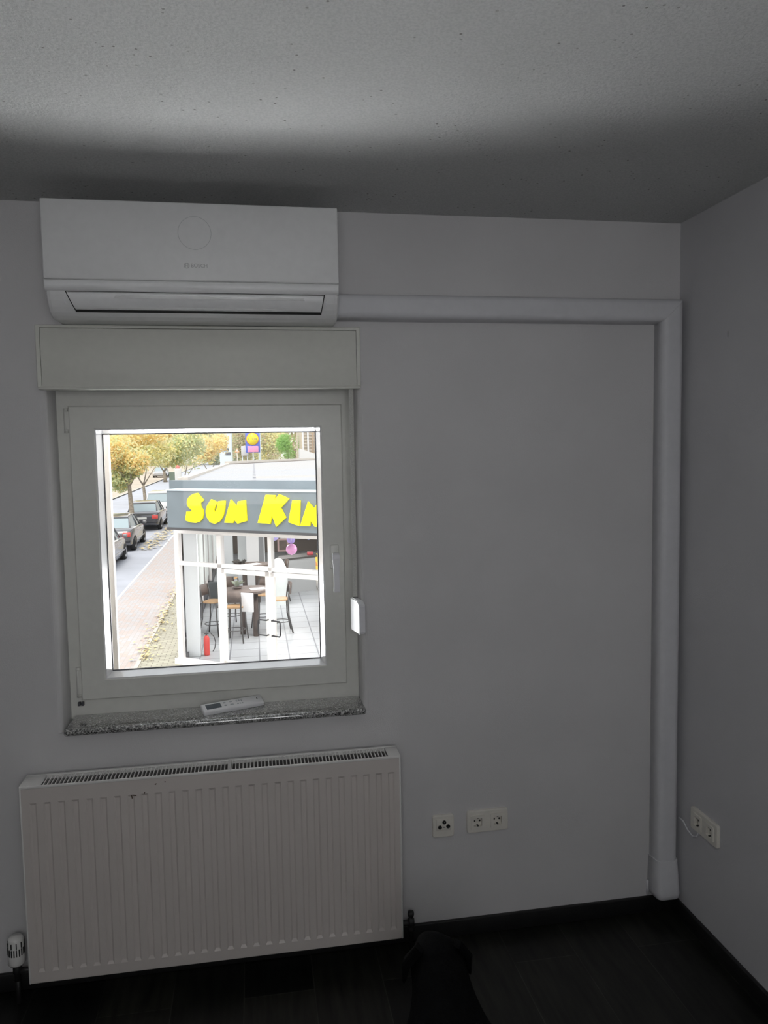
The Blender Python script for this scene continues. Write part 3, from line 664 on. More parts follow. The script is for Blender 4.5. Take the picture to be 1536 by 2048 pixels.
# ------------------------------------------------------------------ trees
def leafmat(name, cols):
    m = mat(name, cols[0], .8, spec=.2); n, b = nodes(m); ge = n.nodes.new('ShaderNodeNewGeometry'); r = n.nodes.new('ShaderNodeValToRGB'); e = r.color_ramp.elements
    e[0].color = (*cols[0], 1); e[1].color = (*cols[-1], 1)
    for i, c in enumerate(cols[1:-1]): e.new((i+1)/(len(cols)-1)).color = (*c, 1)
    n.links.new(ge.outputs['Random Per Island'], r.inputs[0]); n.links.new(r.outputs[0], b.inputs['Base Color'])
    tr = n.nodes.new('ShaderNodeBsdfTranslucent'); n.links.new(r.outputs[0], tr.inputs[0]); mi = n.nodes.new('ShaderNodeMixShader'); mi.inputs[0].default_value = .5
    out = n.nodes['Material Output']; n.links.new(b.outputs[0], mi.inputs[1]); n.links.new(tr.outputs[0], mi.inputs[2]); n.links.new(mi.outputs[0], out.inputs[0]); return m
YE, OR, GR, OL, DG, RB = (.93, .79, .36), (.93, .70, .38), (.64, .72, .38), (.74, .74, .48), (.54, .60, .38), (.66, .52, .44)
PA = (.78, .70, .42)
L = {'gold': leafmat('gold_leaves', [YE, OR, (.85, .70, .30), OL, GR]), 'green': leafmat('green_leaves', [GR, DG, OL, YE]), 'orange': leafmat('orange_leaves', [OR, YE, PA, OL, OR]),
     'mixed': leafmat('olive_leaves', [OL, PA, DG, YE, GR]), 'rust': leafmat('rust_leaves', [RB, OL, DG, (.62, .45, .36), OL]), 'bright': leafmat('bright_green_leaves', [(.34, .60, .16), (.45, .68, .24), (.24, .44, .12)]), 'sage': leafmat('sage_leaves', [(.50, .56, .42), (.62, .66, .50), (.40, .46, .34), YE])}
M['bark'] = mat('grey_brown_bark', (.27, .23, .18), .9, var=.3, scale=12, bump=.5)
def cloud(b, cen, rad, n, size, low=None):
    cen = Vector(cen)
    lob = [(cen, Vector(rad))]
    for _ in range(7):
        d = Vector((random.gauss(0, 1), random.gauss(0, 1), random.gauss(0, .8))).normalized()
        lob.append((cen+Vector((d.x*rad[0], d.y*rad[1], d.z*rad[2]))*.6, Vector(rad)*.5))
    for i in range(n):
        c, r = random.choice(lob)
        d = Vector((random.gauss(0, 1), random.gauss(0, 1), random.gauss(0, 1))).normalized()*(random.random()**.35)
        p = c+Vector((d.x*r.x, d.y*r.y, d.z*r.z)); s = size*(.6+random.random()*.8)
        u = Vector((random.gauss(0, 1), random.gauss(0, 1), random.gauss(0, 1))).normalized(); v = u.orthogonal().normalized()
        b.face([p+u*s, p+v*s*.55, p-u*s, p-v*s*.55])
def tree(label, x, y, crowns, trunk_r=.12, n=1800, size=.12, name='street_tree', cat='tree', group=None, top=None, lean=.12):
    g = gz(y)-.02; root = empty(name, (x, y, g)); tag(root, label, cat, group)
    zt = (top if top is not None else crowns[0][1][2])-g
    b = MB(); b.tube([(0, 0, 0), (-lean*.3, 0, zt*.35), (-lean*.7, 0, zt*.7), (-lean, 0, zt)], [trunk_r*1.25, trunk_r, trunk_r*.85, trunk_r*.6], n=12)
    for k in range(5):
        a = k*1.3; b.tube([(-lean*.9, 0, zt*.85), (-lean+math.cos(a)*.5, math.sin(a)*.5, zt+.5), (-lean+math.cos(a)*.9, math.sin(a)*.9, zt+1.1)], [trunk_r*.45, trunk_r*.3, trunk_r*.12], n=6)
    b.build('trunk', M['bark'], root)
    for lm, cen, rad, fr in crowns:
        b = MB(); cloud(b, Vector(cen)-Vector((x, y, g)), rad, int(n*fr), size); b.build('foliage', L[lm], root, norm=False)
P = lambda px, py, Y: tuple(at(px, py, Y))
tg = 'autumn trees along the street'
tree('young street tree with gold crown standing between the parked cars, bare trunk in front', -5.98, 37, [('gold', P(232, 905, 37), (1.15, 1.1, 1.25), 1), ('gold', P(268, 925, 37), (.8, .8, .75), .4), ('green', P(232, 962, 37), (.75, .8, .62), .6), ('green', P(266, 938, 37), (.72, .7, .45), .45)], n=4200, size=.075, top=.62, group=tg)
tree('street tree with mixed orange and olive crown behind the young gold tree', P(289, 950, 56)[0], 56, [('orange', P(290, 872, 56), (2.2, 2, 1.5), 1), ('mixed', P(300, 908, 56), (1.8, 1.6, 1.1), .8)], n=3200, size=.11, top=-.2, group=tg)
tree('dense green street tree left of the shop roof', P(370, 960, 62)[0], 62, [('green', P(370, 903, 62), (1.9, 1.6, 1.75), 1.2), ('mixed', P(330, 905, 62), (1.5, 1.5, 1.2), .7)], n=3600, size=.11, top=-.2, group=tg)
tree('small yellow street tree beside the white house', P(425, 950, 72)[0], 72, [('orange', P(425, 890, 72), (1.6, 1.5, 1.5), 1), ('gold', P(400, 915, 72), (1.0, 1.2, .8), .4)], n=3200, size=.12, top=-.1, group=tg)
tree('tall pale orange tree crown filling the top left of the view', P(330, 940, 92)[0], 92, [('orange', P(330, 860, 92), (3.6, 2.5, 2.6), 1.3), ('mixed', P(390, 868, 92), (2.6, 2.5, 2.2), .8)], n=3200, size=.18, trunk_r=.2, top=0, group=tg)
tree('broad sage green tree at the far left of the street', P(230, 940, 120)[0], 120, [('sage', P(235, 870, 120), (5, 3, 4.5), 1.2), ('orange', P(215, 890, 120), (3, 3, 3), .6)], n=2600, size=.26, trunk_r=.25, top=0, group=tg)
tree('rust brown tree behind the yellow and blue shop pylon', P(475, 940, 95)[0], 95, [('rust', P(478, 885, 95), (2.1, 2.0, 3.2), 1.3), ('mixed', P(500, 860, 95), (3.4, 2.0, 3.0), .8)], n=2800, size=.14, top=-.5, trunk_r=.18)
tree('olive tree between the shop pylon and the round green bush', P(540, 940, 92)[0], 92, [('mixed', P(542, 885, 92), (2.2, 2, 3.4), 1.2), ('rust', P(545, 895, 92), (1.5, 2, 2.6), .6)], n=2800, size=.14, top=-.5, trunk_r=.18)
b = MB(); q = P(576, 893, 66); g = gz(66); root = empty('round_bush', (q[0], 66, g)); tag(root, 'round bright green bush beyond the flat roof', 'bush')
cloud(b, (0, 0, q[2]-g), (1.15, 1.1, 1.5), 2600, .075); b.build('foliage', L['bright'], root, norm=False)
b = MB(); b.tube([(0, 0, 0), (0, 0, q[2]-g)], [.1, .05]); b.build('trunk', M['bark'], root)
for px, lm, r_, label in ((150, 'sage', 12, 'distant tree mass at the left end of the wooded horizon'), (300, 'mixed', 13, 'distant olive wood behind the street trees'), (450, 'sage', 12, 'distant pale wood behind the white house'), (590, 'rust', 12, 'distant brown wood behind the slatted building')):
    tree(label, P(px, 900, 170)[0], 170, [(lm, P(px, 855, 170), (r_, 5, 11), 1.6)], n=1900, size=.62, trunk_r=.4, top=2, name='distant_tree', group='distant trees')

# ------------------------------------------------------------------ far street things
M['white'] = mat('white_render', (.62, .62, .62), .8); M['pblue'] = mat('pale_blue_render', (.58, .66, .70), .8)
M['dwin'] = mat('dark_window_pane', (.12, .13, .15), .2)
q0, q1 = at(438, 868, 84), at(464, 925, 84); root = empty('house', (q0.x, 84, gz(84))); tag(root, 'narrow pale blue and white house end behind the yellow tree', 'house')
hx = q1.x-q0.x; hh = q0.z-gz(84)+1.5
b = MB(); b.box((0, 0, 0), (hx*.98, 5, hh)); b.build('wall', M['pblue'], root)
b = MB(); b.loft([[(-.2, -.2, hh), (hx+.1, -.2, hh), (hx+.1, 5.2, hh), (-.2, 5.2, hh)], [(hx*.3, .8, hh+1), (hx*.7, .8, hh+1), (hx*.7, 4.2, hh+1), (hx*.3, 4.2, hh+1)]], smooth=False); b.build('roof', M['white'], root)
for px, py in ((452, 899), (456, 907)):
    w = at(px, py, 83.95); b = MB(); b.box((w.x-q0.x-.28, -.04, w.z-gz(84)-.18), (w.x-q0.x+.28, .02, w.z-gz(84)+.14)); b.build('window', M['dwin'], root)
# pylon sign
M['lblue'] = mat('pylon_blue', (.10, .16, .62), .4); M['lyel'] = mat('pylon_yellow', (.95, .80, .02), .4); M['lred'] = mat('pylon_red', (.75, .05, .05), .4); M['pink'] = mat('pink_board', (.78, .30, .52), .5); M['dtext'] = mat('blue_lettering', (.05, .06, .30), .5)
Y_ = 70; g = gz(Y_); c = at(505, 878, Y_); x0, x1, zb, ztop = at(491, 890, Y_).x, at(520, 890, Y_).x, at(505, 905, Y_).z, at(505, 861, Y_).z
root = empty('shop_pylon', (c.x, Y_, g)); tag(root, 'tall blue pylon sign with a round yellow emblem beyond the flat roof', 'sign')
b = MB(); b.box((x0-c.x, 0, zb-g), (x1-c.x, .25, ztop-g), bev=.02); brd = b.build('sign_board', M['lblue'], root)
b = MB(); b.box((x1-c.x-.16, .02, 0), (x1-c.x+.06, .22, ztop-g+.2)); b.build('post', M['pblue'], root)
r = 12.2/FOC*(Y_+2.5)
b = MB(); b.lathe([(0, .05), (r*.95, .05), (r*.95, 0)], (0, 0, c.z-g), (0, -1, 0), n=40); dsk = b.build('emblem_disc', M['lyel'], brd)
b = MB(); b.lathe([(r*.95, .0), (r*.95, .04), (r, .04), (r, 0)], (0, 0, c.z-g), (0, -1, 0), n=40); b.build('emblem_rim', M['lred'], brd)
text_mesh('L', .5*r, M['dtext'], 'lettering', brd, (-.58*r, -.06, c.z-g), (PI/2, 0, 0), sx=1.5); text_mesh('i', .5*r, M['lred'], 'lettering', brd, (-.16*r, -.06, c.z-g+.1*r), (PI/2, 0, .0), sx=1.5)
text_mesh('D', .5*r, M['dtext'], 'lettering', brd, (.20*r, -.06, c.z-g), (PI/2, 0, 0), sx=1.3); text_mesh('L', .5*r, M['dtext'], 'lettering', brd, (.66*r, -.06, c.z-g), (PI/2, 0, 0), sx=1.5)
def board(name, px0, py0, px1, py1, Y_, m, label, posts=1, cat='sign'):
    a, d = at(px0, py0, Y_), at(px1, py1, Y_); g = gz(Y_); cx_ = (a.x+d.x)/2
    root = empty(name, (cx_, Y_, g)); tag(root, label, cat); b = MB(); b.box((a.x-cx_, 0, d.z-g), (d.x-cx_, .08, a.z-g), bev=.01); b.build('sign_board', m, root)
    for k in range(posts):
        x = 0 if posts == 1 else (k-.5)*(d.x-a.x)*.7
        b = MB(); b.tube([(x, .12, 0), (x, .12, a.z-g-.05)], .05, n=8); b.build('post', M['pblue'], root)
    return root
board('hoarding', 495, 892.5, 517, 904, 69, M['pink'], 'pink rectangular board mounted below the round yellow emblem')
board('info_board', 482, 892, 497, 911, 71, M['white'], 'white information board left of the pink board', posts=2)
# warning sign
Y_ = 60; g = gz(Y_); c = at(474, 901, Y_); root = empty('warning_sign', (c.x, Y_, g)); tag(root, 'small triangular warning sign on a thin post right of the white house', 'sign')
b = MB(); b.prism([(-.20, 0, c.z-g-.14), (.20, 0, c.z-g-.14), (0, 0, c.z-g+.2)], (0, .03, 0)); tb = b.build('sign_plate', mat('orange_sign', (.75, .40, .20), .5), root)
b = MB(); b.prism([(-.12, -.006, c.z-g-.09), (.12, -.006, c.z-g-.09), (0, -.006, c.z-g+.11)], (0, .005, 0)); b.build('sign_face', M['white'], tb)
b = MB(); b.tube([(0, .05, 0), (0, .05, c.z-g+.1)], .035, n=8); b.build('post', M['kerb'], root)
# advertising column + cabinet
Y_ = 60; g = gz(Y_); c = at(356, 950, Y_); root = empty('advertising_column', (c.x, Y_, g)); tag(root, 'white round column with a red cap behind the sign corner', 'column')
tz = at(356, 937, Y_).z-g; b = MB(); b.lathe([(.27, 0), (.27, tz-.05), (.24, tz), (0, tz)], (0, 0, 0), (0, 0, 1), n=28); b.build('shaft', M['white'], root)
b = MB(); b.lathe([(.15, tz), (.15, tz+.16), (.10, tz+.24), (0, tz+.27)], (0, 0, 0), (0, 0, 1), n=24); b.build('cap', mat('dull_red_cap', (.62, .22, .20), .6), root)
c = at(344, 952, 58); b = MB(); b.box((-.2, -.15, 0), (.2, .15, at(344, 944, 58).z-gz(58)), bev=.02); o = b.build('street_cabinet', mat('grey_green_cabinet', (.20, .25, .20), .6), loc=(c.x, 58, gz(58))); tag(o, 'grey green street cabinet left of the white column', 'cabinet')
# long low wall / buildings along the right side of the street beyond the roof
b = MB(); b.box((-2.0, 40, gz(40)-.3), (-1.7, 100, .62)); o = b.build('garden_wall', M['kerb']); tag(o, 'long pale wall running along the street beyond the shop', 'wall')
# slatted building right
M['slat'] = mat('beige_slats', (.55, .47, .36), .7, var=.1, scale=3)
Y_ = 62; x0, x1 = at(603, 880, Y_).x, 12.0; g = gz(Y_); zt = 6.0; root = empty('slatted_building', (x0, Y_, g)); tag(root, 'tall beige slatted building at the right edge of the view', 'building')
b = MB(); b.box((0, .2, 0), (x1-x0, 8, zt-g)); b.build('wall', M['slat'], root)
for k in range(9):
    x = .05+k*.42; b = MB(); b.box((x, -.02, 1.2), (x+(.07 if k > 1 else .14), .25, zt-g), bev=.01); b.build('vertical_slat', M['white'] if k < 2 else mat('tan_slat', (.42, .30, .20), .7), root)
b = MB()
for k in range(26): b.box((.2, .12, 1.4+k*.26), (x1-x0, .22, 1.46+k*.26))
b.build('louvre_slats', M['kerb'], root)
b = MB(); a_ = at(600, 897, 58); e_ = at(634, 909, 58); z_ = gz(58)
b.prism([(a_.x, 58, z_), (a_.x, 58, a_.z), (e_.x, 58, e_.z), (e_.x, 58, z_)], (0, 2, 0)); o = b.build('white_gable', M['white']); tag(o, 'white sloping wall end in front of the slatted building', 'wall')

# ================================================================== SHOP
P0 = Vector((-1.556, 12.982, -2.431)); D_ = Vector((.79, -.61, 0)).normalized(); NF = Vector((-.611, -.792, 0))
def S(s, z, off=0): return Vector((P0.x, P0.y, 0))+D_*s+NF*off+Vector((0, 0, z))
shop = empty('shop_building', P0); tag(shop, 'low glass fronted shop with flat roof across the pavement', 'shop')
IS = Matrix.Translation(-P0)
def sp_(b, name, m, par=None, norm=True):
    o = b.build(name, m, par or shop, norm)
    if not par: o.matrix_parent_inverse = IS
    return o
M['membrane'] = brickmat('roof_membrane', (.36, .37, .40), (.40, .37, .33), (.16, .16, .18), 7, 1.05, .035)
M['frame'] = mat('white_shop_frame', (.84, .81, .79), .45); M['tile'] = brickmat('white_floor_tiles', (.42, .44, .46), (.44, .46, .47), (.20, .21, .23), .6, .6, .014, rough=.35)
M['fascia'] = mat('grey_blue_fascia', (.165, .197, .218), .5, var=.08, scale=2); M['darkedge'] = mat('fascia_dark_edge', (.07, .07, .075), .6)
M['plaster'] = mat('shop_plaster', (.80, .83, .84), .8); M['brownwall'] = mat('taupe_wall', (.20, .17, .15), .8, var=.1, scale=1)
M['shopglass'] = glassmat('shop_glass', gloss=.05); M['yellow'] = mat('yellow_letter', (1.0, .90, .0), .4)
ZC = .42
poly = [S(0, 0), S(7.0, 0), Vector((10, 8.7, 0)), Vector((10, 57.0, 0)), Vector((5.5, 57.0, 0)), Vector((-1.35, 38.2, 0))]
b = MB(); b.prism([p+Vector((0, 0, ZC)) for p in poly], (0, 0, 1.20-ZC)); sp_(b, 'roof', M['membrane'])
# parapet strips
def bar(name, a, c, w, h, m, par=None):
    a, c = Vector(a), Vector(c); d = (c-a).normalized(); nrm = Vector((-d.y, d.x, 0))*w/2; b = MB()
    b.prism([a-nrm, c-nrm, c+nrm, a+nrm], (0, 0, h)); return sp_(b, name, m, par)
bar('roof_edge', S(-.02, 1.0, .02), S(7, 1.0, .02), .16, .22, M['fascia'])
bar('roof_edge', (-1.40, 13.2, 1.14), (-1.36, 38.2, 1.14), .20, .12, M['kerb'])
bar('roof_edge', (-1.35, 38.2, 1.1), (5.5, 57.0, 1.1), .30, .26, M['kerb'])
bar('roof_edge_dark_base', (-1.35, 37.9, 1.1), (5.5, 56.7, 1.1), .12, .14, M['brownwall'])  # darker taupe strip along the foot of the far roof edge
b = MB(); b.prism([Vector((p.x, p.y, -2.52)) for p in (S(0, 0, .02), S(7, 0, .02), Vector((10, 8.7, 0)), Vector((10, 30, 0)), Vector((-1.5, 30, 0)))], (0, 0, .10)); sp_(b, 'tiled_floor', M['tile'])
b = MB(); b.prism([S(-.05, -2.6, .10), S(7, -2.6, .10), S(7, -2.6, -.06), S(-.05, -2.6, -.06)], (0, 0, .30)); sp_(b, 'threshold', M['frame'])
b = MB(); b.box((-1.55, 30, -2.5), (10, 30.2, ZC)); sp_(b, 'back_wall', M['brownwall'])
b = MB(); b.box((9.8, 9, -2.5), (10, 30, ZC)); sp_(b, 'side_wall', M['plaster'])
# facade frames
def fbar(name, s0, s1, z0, z1, o0=-.05, o1=.05, m=None, par=None):
    b = MB(); b.prism([S(s0, z0, o0), S(s1, z0, o0), S(s1, z0, o1), S(s0, z0, o1)], (0, 0, z1-z0)); return sp_(b, name, m or M['frame'], par)
for s0, s1 in ((.0, .10), (1.06, 1.165), (2.255, 2.33), (3.46, 3.56), (4.6, 4.7), (5.8, 5.9)): fbar('mullion', s0, s1, -2.31, .2)
fbar('head_rail', 0, 7, .19, .42); fbar('transom', .1, 7, -.435, -.365)
b = MB(); b.prism([S(.1, -2.3, 0), S(7, -2.3, 0), S(7, -2.3, .01), S(.1, -2.3, .01)], (0, 0, 2.5)); sp_(b, 'shop_window_pane', M['shopglass'])
# door leaves as parts
for s0, s1, nm in ((1.165, 2.275, 'door_leaf'), (2.31, 3.46, 'door_leaf')):
    b = MB()
    for a, c, z0, z1 in ((s0, s0+.075, -2.29, -.45), (s1-.085, s1, -2.29, -.45), (s0, s1, -.53, -.45), (s0, s1, -2.29, -2.21)):
        b.prism([S(a, z0, .01), S(c, z0, .01), S(c, z0, .06), S(a, z0, .06)], (0, 0, z1-z0))
    dl = sp_(b, nm, M['frame'])
    sg = 1 if s0 < 2 else -1; e_ = (s1-.04) if s0 < 2 else (s0+.04)
    hp = [(e_, -1.33), (e_-sg*.17, -1.33), (e_-sg*.19, -1.36), (e_-sg*.19, -1.58), (e_-sg*.17, -1.61), (e_, -1.61)]
    b = MB(); b.tube([S(hp[0][0], hp[0][1], .06)]+[S(a, z, .12) for a, z in hp]+[S(hp[-1][0], hp[-1][1], .06)], .014, n=8); ho = b.build('door_handle', M['blackt'], dl); ho.matrix_parent_inverse = Matrix()
# left glazed side wall
def lw(y): return -1.53+(y-13)*.006
for y in (13.05, 14.9, 16.8, 18.7, 20.6, 22.5, 25, 27.5, 29.9):
    b = MB(); b.box((lw(y)-.04, y-.05, -2.42), (lw(y)+.04, y+.05, ZC)); sp_(b, 'side_mullion', M['frame'])
b = MB(); b.box((-1.56, 13, .18), (-1.42, 30, ZC)); sp_(b, 'side_head_rail', M['frame'])
b = MB(); b.box((-1.55, 13, -2.45), (-1.42, 30, -2.30)); sp_(b, 'side_skirting', M['darkedge'])
b = MB(); b.box((-1.50, 13, -2.3), (-1.495, 30, .2)); sp_(b, 'side_pane', M['shopglass'])
# blinds and columns
M['blind'] = mat('pale_blind', (.76, .80, .78), .8, var=.06, scale=3)
for y0, y1 in ((15.1, 16.3), (17.0, 18.3), (19.0, 20.2), (20.9, 22.2), (23, 24.6)):
    b = MB()
    for k in range(int((y1-y0)/.127)): b.box((lw(y0)+.08, y0+k*.127, -1.75), (lw(y0)+.11, y0+k*.127+.11, .2))
    sp_(b, 'vertical_blind', M['blind'])
b = MB(); b.box((-1.46, 13.42, -2.42), (-1.19, 13.70, ZC), bev=.01); sp_(b, 'column', M['plaster'])
for x, y, w in ((-.42, 22.5, .34), (.1, 26, .4), (3.2, 26, .4), (-1.1, 26, .5)):
    b = MB(); b.box((x-w/2, y-w/2, -2.42), (x+w/2, y+w/2, ZC), bev=.01); sp_(b, 'column', M['plaster'])
for x, y in ((.3, 14), (2.6, 13), (.6, 18), (4, 18), (.8, 23), (4.5, 23)):
    lamp('shop_ceiling_light', 'AREA', (x, y, ZC-.03), (x, y, -2), 95, (1.6, .8), (1, .98, .96))
# sign
sign = empty('shop_sign', S(.2, .31, .4)); tag(sign, 'long grey shop sign with yellow letters reading SUN KIN above the glass front', 'sign')
ISg = Matrix.Translation(-S(.2, .31, .4))
o0, o1 = .08, .42
b = MB(); b.prism([S(.21, .345, o0), S(5.6, .345, o0), S(5.6, .345, o1), S(.21, .345, o1)], (0, 0, .695)); fb = b.build('fascia_board', M['fascia'], sign); fb.matrix_parent_inverse = ISg
b = MB(); b.prism([S(.20, .30, o0), S(5.6, .30, o0), S(5.6, .30, o1+.012), S(.20, .30, o1+.012)], (0, 0, .045)); q = b.build('lower_edge', M['darkedge'], sign); q.matrix_parent_inverse = ISg
b = MB(); b.loft([[S(.20, 1.04, o0), S(5.6, 1.04, o0), S(5.6, 1.04, o1+.015), S(.20, 1.04, o1+.015)], [S(.20, 1.065, o0), S(5.6, 1.065, o0), S(5.6, 1.065, o1+.01), S(.20, 1.065, o1+.01)]], smooth=False); q = b.build('top_cover', M['pblue'], sign); q.matrix_parent_inverse = ISg
def onsign(px, py, off):
    d = ray(px, py); Q = Vector((P0.x, P0.y, 0))+NF*off; t = (Q-CAM).dot(NF)/d.dot(NF); return CAM+d*t
LT = {
 'letter_s': (190, 850, [(1255, 835), (1332, 925), (1292, 962), (1298, 1003), (1324, 1045), (1330, 1100), (1318, 1150), (1285, 1188), (1240, 1203), (1175, 1197), (1108, 1172), (1122, 1063), (1150, 1066), (1187, 1056), (1183, 1043), (1145, 1010), (1128, 965), (1131, 920), (1160, 875), (1205, 848)]),
 'letter_u': (400, 850, [(135, 912), (212, 950), (185, 1000), (170, 1040), (176, 1068), (190, 1065), (206, 1020), (225, 935), (308, 928), (300, 1040), (280, 1120), (240, 1185), (180, 1215), (120, 1195), (80, 1130), (68, 1060), (85, 990)]),
 'letter_n': (400, 850, [(375, 915), (452, 1000), (462, 940), (555, 922), (572, 1180), (460, 1213), (418, 1165), (405, 1205), (297, 1200)]),
 'letter_k': (400, 850, [(805, 858), (922, 862), (912, 925), (968, 850), (1093, 905), (990, 1020), (1053, 1140), (935, 1252), (882, 1110), (862, 1215), (707, 1203)]),
 'letter_i': (400, 850, [(1132, 925), (1228, 925), (1218, 1240), (1165, 1225), (1085, 1195)]),
 'letter_n2': (400, 850, [(1325, 940), (1398, 1030), (1440, 960), (1520, 950), (1528, 1240), (1410, 1252), (1360, 1180), (1348, 1242), (1230, 1240)])}
for nm, (ox, oy, pts) in LT.items():
    b = MB(); b.prism([onsign(ox+x/6.144, oy+y/6.144, o1+.035) for x, y in pts], -NF*.03, None); q = b.build('letter', M['yellow'], sign); q.matrix_parent_inverse = ISg

# ------------------------------------------------------------------ shop furniture
ZF = -2.42
M['wood'] = mat('dark_brown_wood', (.13, .10, .085), .6, var=.25, scale=8); M['seat'] = mat('light_wood_seat', (.48, .30, .15), .5, var=.15, scale=10)
M['steel'] = mat('dark_steel', (.10, .095, .09), .4, metal=.3); M['paper'] = mat('white_paper', (.86, .86, .86), .7)
def bar_table(x, y, rz, label, two=True):
    root = empty('bar_table', (x, y, ZF), rz); tag(root, label, 'table', 'bar tables in the shop')
    b = MB(); pts = [(.62*math.cos(a)*1.0, .46*math.sin(a)) for a in [PI/8+k*PI/4 for k in range(8)]]
    b.prism([(u, v, 1.04) for u, v in pts], (0, 0, .05)); b.build('tabletop', M['wood'], root)
    for px_ in (.16, -.16):
        b = MB(); b.tube([(px_, 0 if px_ > 0 else .25, 0), (px_, 0 if px_ > 0 else .25, 1.04)], .065, n=14); b.build('post', M['wood'], root)
    b = MB(); b.box((-.3, -.03, .96), (.3, .28, 1.04)); b.build('apron', M['wood'], root)
bar_table(-.22, 15.0, -.1, 'dark wooden bar table behind the glass door of the shop')
bar_table(-.15, 19.0, .15, 'second dark bar table further back in the shop')
def make_stool():
    root = empty('bar_stool'); 
    for sx in (-1, 1):
        for sy in (-1, 1):
            b = MB()
            if sy < 0: b.tube([(sx*.21, -.24, 0), (sx*.18, -.19, .4), (sx*.17, -.17, .76)], .016, n=8)
            else: b.tube([(sx*.23, .26, 0), (sx*.18, .18, .4), (sx*.17, .17, .76), (sx*.18, .20, 1.0), (sx*.17, .23, 1.14)], .017, n=8)
            b.build('leg', M['steel'], root)
    b = MB(); b.tube([(.2*math.cos(k*PI/8), .205*math.sin(k*PI/8), .26) for k in range(17)], .009, n=6, cap=False); b.build('foot_ring', M['steel'], root)
    b = MB(); b.loft([[((.21-e)*math.copysign(abs(math.cos(a))**.6, math.cos(a)), (.20-e)*math.copysign(abs(math.sin(a))**.6, math.sin(a)), z) for a in [k*PI/10 for k in range(20)]] for e, z in ((.02, .755), (0, .765), (0, .785), (.02, .795))]); b.build('seat', M['seat'], root)
    b = MB(); secs = []
    for k in range(7):
        t = k/6*2-1; secs.append([(t*.19, .205+(1-t*t)*.04, .90), (t*.19, .225+(1-t*t)*.05, 1.15), (t*.19, .24+(1-t*t)*.05, 1.15), (t*.19, .22+(1-t*t)*.04, .90)])
    b.loft(secs); b.build('backrest', M['wood'], root)
    return root
st0 = make_stool(); spots = [(-1.02, 15.35, 1.1, 'bar stool left of the front bar table with light wood seat'), (-.50, 14.62, 2.9, 'bar stool in front of the bar table holding the white sheet'), (.50, 15.25, -1.5, 'bar stool right of the front bar table behind the door handle'),
         (.12, 15.95, -.4, 'bar stool behind the right end of the front bar table'), (-.62, 16.2, .5, 'bar stool behind the left end of the front bar table'), (-.75, 18.6, 1.2, 'bar stool left of the rear bar table'), (.6, 19.1, -1.4, 'bar stool right of the rear bar table')]
for i, (x, y, rz, lb) in enumerate(spots):
    o = st0 if i == 0 else copy_tree(st0); o.location = (x, y, ZF); o.rotation_euler.z = rz; tag(o, lb, 'bar stool', 'bar stools in the shop')
b = MB(); b.box((-.15, -.012, -.42), (.15, .012, 0), bev=.006); o = b.build('white_sheet', M['paper'], loc=(-.235, 14.45, -1.33)); tag(o, 'white sheet hanging in front of the bar table posts', 'sheet'); o.rotation_euler.z = -.45
def sheet(x, y, z, w, l, rz, label, m='paper', name='magazine', cat='magazine'):
    b = MB(); b.box((-w/2, -l/2, 0), (w/2, l/2, .012), bev=.003); o = b.build(name, M[m], loc=(x, y, z)); o.rotation_euler.z = rz; tag(o, label, cat)
tt = ZF+1.091
sheet(.0, 14.9, tt, .34, .22, .2, 'pale magazine lying on the front bar table'); sheet(-.15, 18.85, tt, .5, .3, .5, 'white papers spread on the rear bar table', name='papers', cat='papers')
b = MB(); b.lathe([(.0, 0), (.08, 0), (.12, .05), (.115, .05), (.075, .01), (0, .01)], (0, 0, 0), (0, 0, 1), n=20); root = empty('plant_bowl', (-.45, 15.05, tt)); tag(root, 'bowl with grey green sprigs on the left of the front bar table', 'bowl'); b.build('bowl', M['wood'], root)
b = MB()
for k in range(26):
    a = random.random()*2*PI; r = .05+random.random()*.13; b.face([(0, 0, .04), (r*math.cos(a)*.6+.02, r*math.sin(a)*.6, .12+random.random()*.08), (r*math.cos(a), r*math.sin(a), .10+random.random()*.1), (r*math.cos(a)*.6-.02, r*math.sin(a)*.6+.02, .10)])
b.build('sprigs', mat('grey_green_sprig', (.30, .34, .26), .7), root, norm=False)
b = MB()
for k in range(18):
    a = random.random()*2*PI; r = .12+random.random()*.16; b.face([(0, 0, .0), (r*math.cos(a)*.6+.03, r*math.sin(a)*.6, .10+random.random()*.08), (r*math.cos(a), r*math.sin(a), .03+random.random()*.1), (r*math.cos(a)*.6-.03, r*math.sin(a)*.6+.02, .05)])
o = b.build('dark_leaf_decoration', M['steel'], norm=False, loc=(-.45, 18.95, tt)); tag(o, 'dark leafy decoration on the left of the rear bar table', 'decoration')
# fire extinguisher
root = empty('fire_extinguisher', (-1.07, 13.52, ZF)); tag(root, 'red fire extinguisher standing by the foot of the white column', 'fire extinguisher')
b = MB(); b.lathe([(0, 0), (.055, 0), (.06, .02), (.06, .34), (.045, .39), (.02, .41), (0, .41)], (0, 0, 0), (0, 0, 1), n=20); b.build('cylinder', mat('extinguisher_red', (.70, .07, .06), .3), root)
b = MB(); b.tube([(0, 0, .40), (0, 0, .45)], .015); b.box((-.04, -.01, .44), (.04, .01, .46)); b.build('valve', M['blackt'], root)
b = MB(); b.tube([(.02, 0, .45), (.08, 0, .46), (.15, 0, .38), (.18, 0, .26), (.16, 0, .14), (.12, 0, .07)], .009, n=8); b.build('hose', M['blackt'], root)
b = MB(); b.loft([[(-w, -w*.8, z), (w, -w*.8, z), (w, w*.8, z), (-w, w*.8, z)] for w, z in ((.11, 0), (.15, .52))], smooth=False); o = b.build('waste_bin', mat('dark_grey_bin', (.10, .11, .11), .6), loc=(-1.22, 19.6, ZF)); tag(o, 'dark grey square bin by the blinds behind the white column', 'bin')
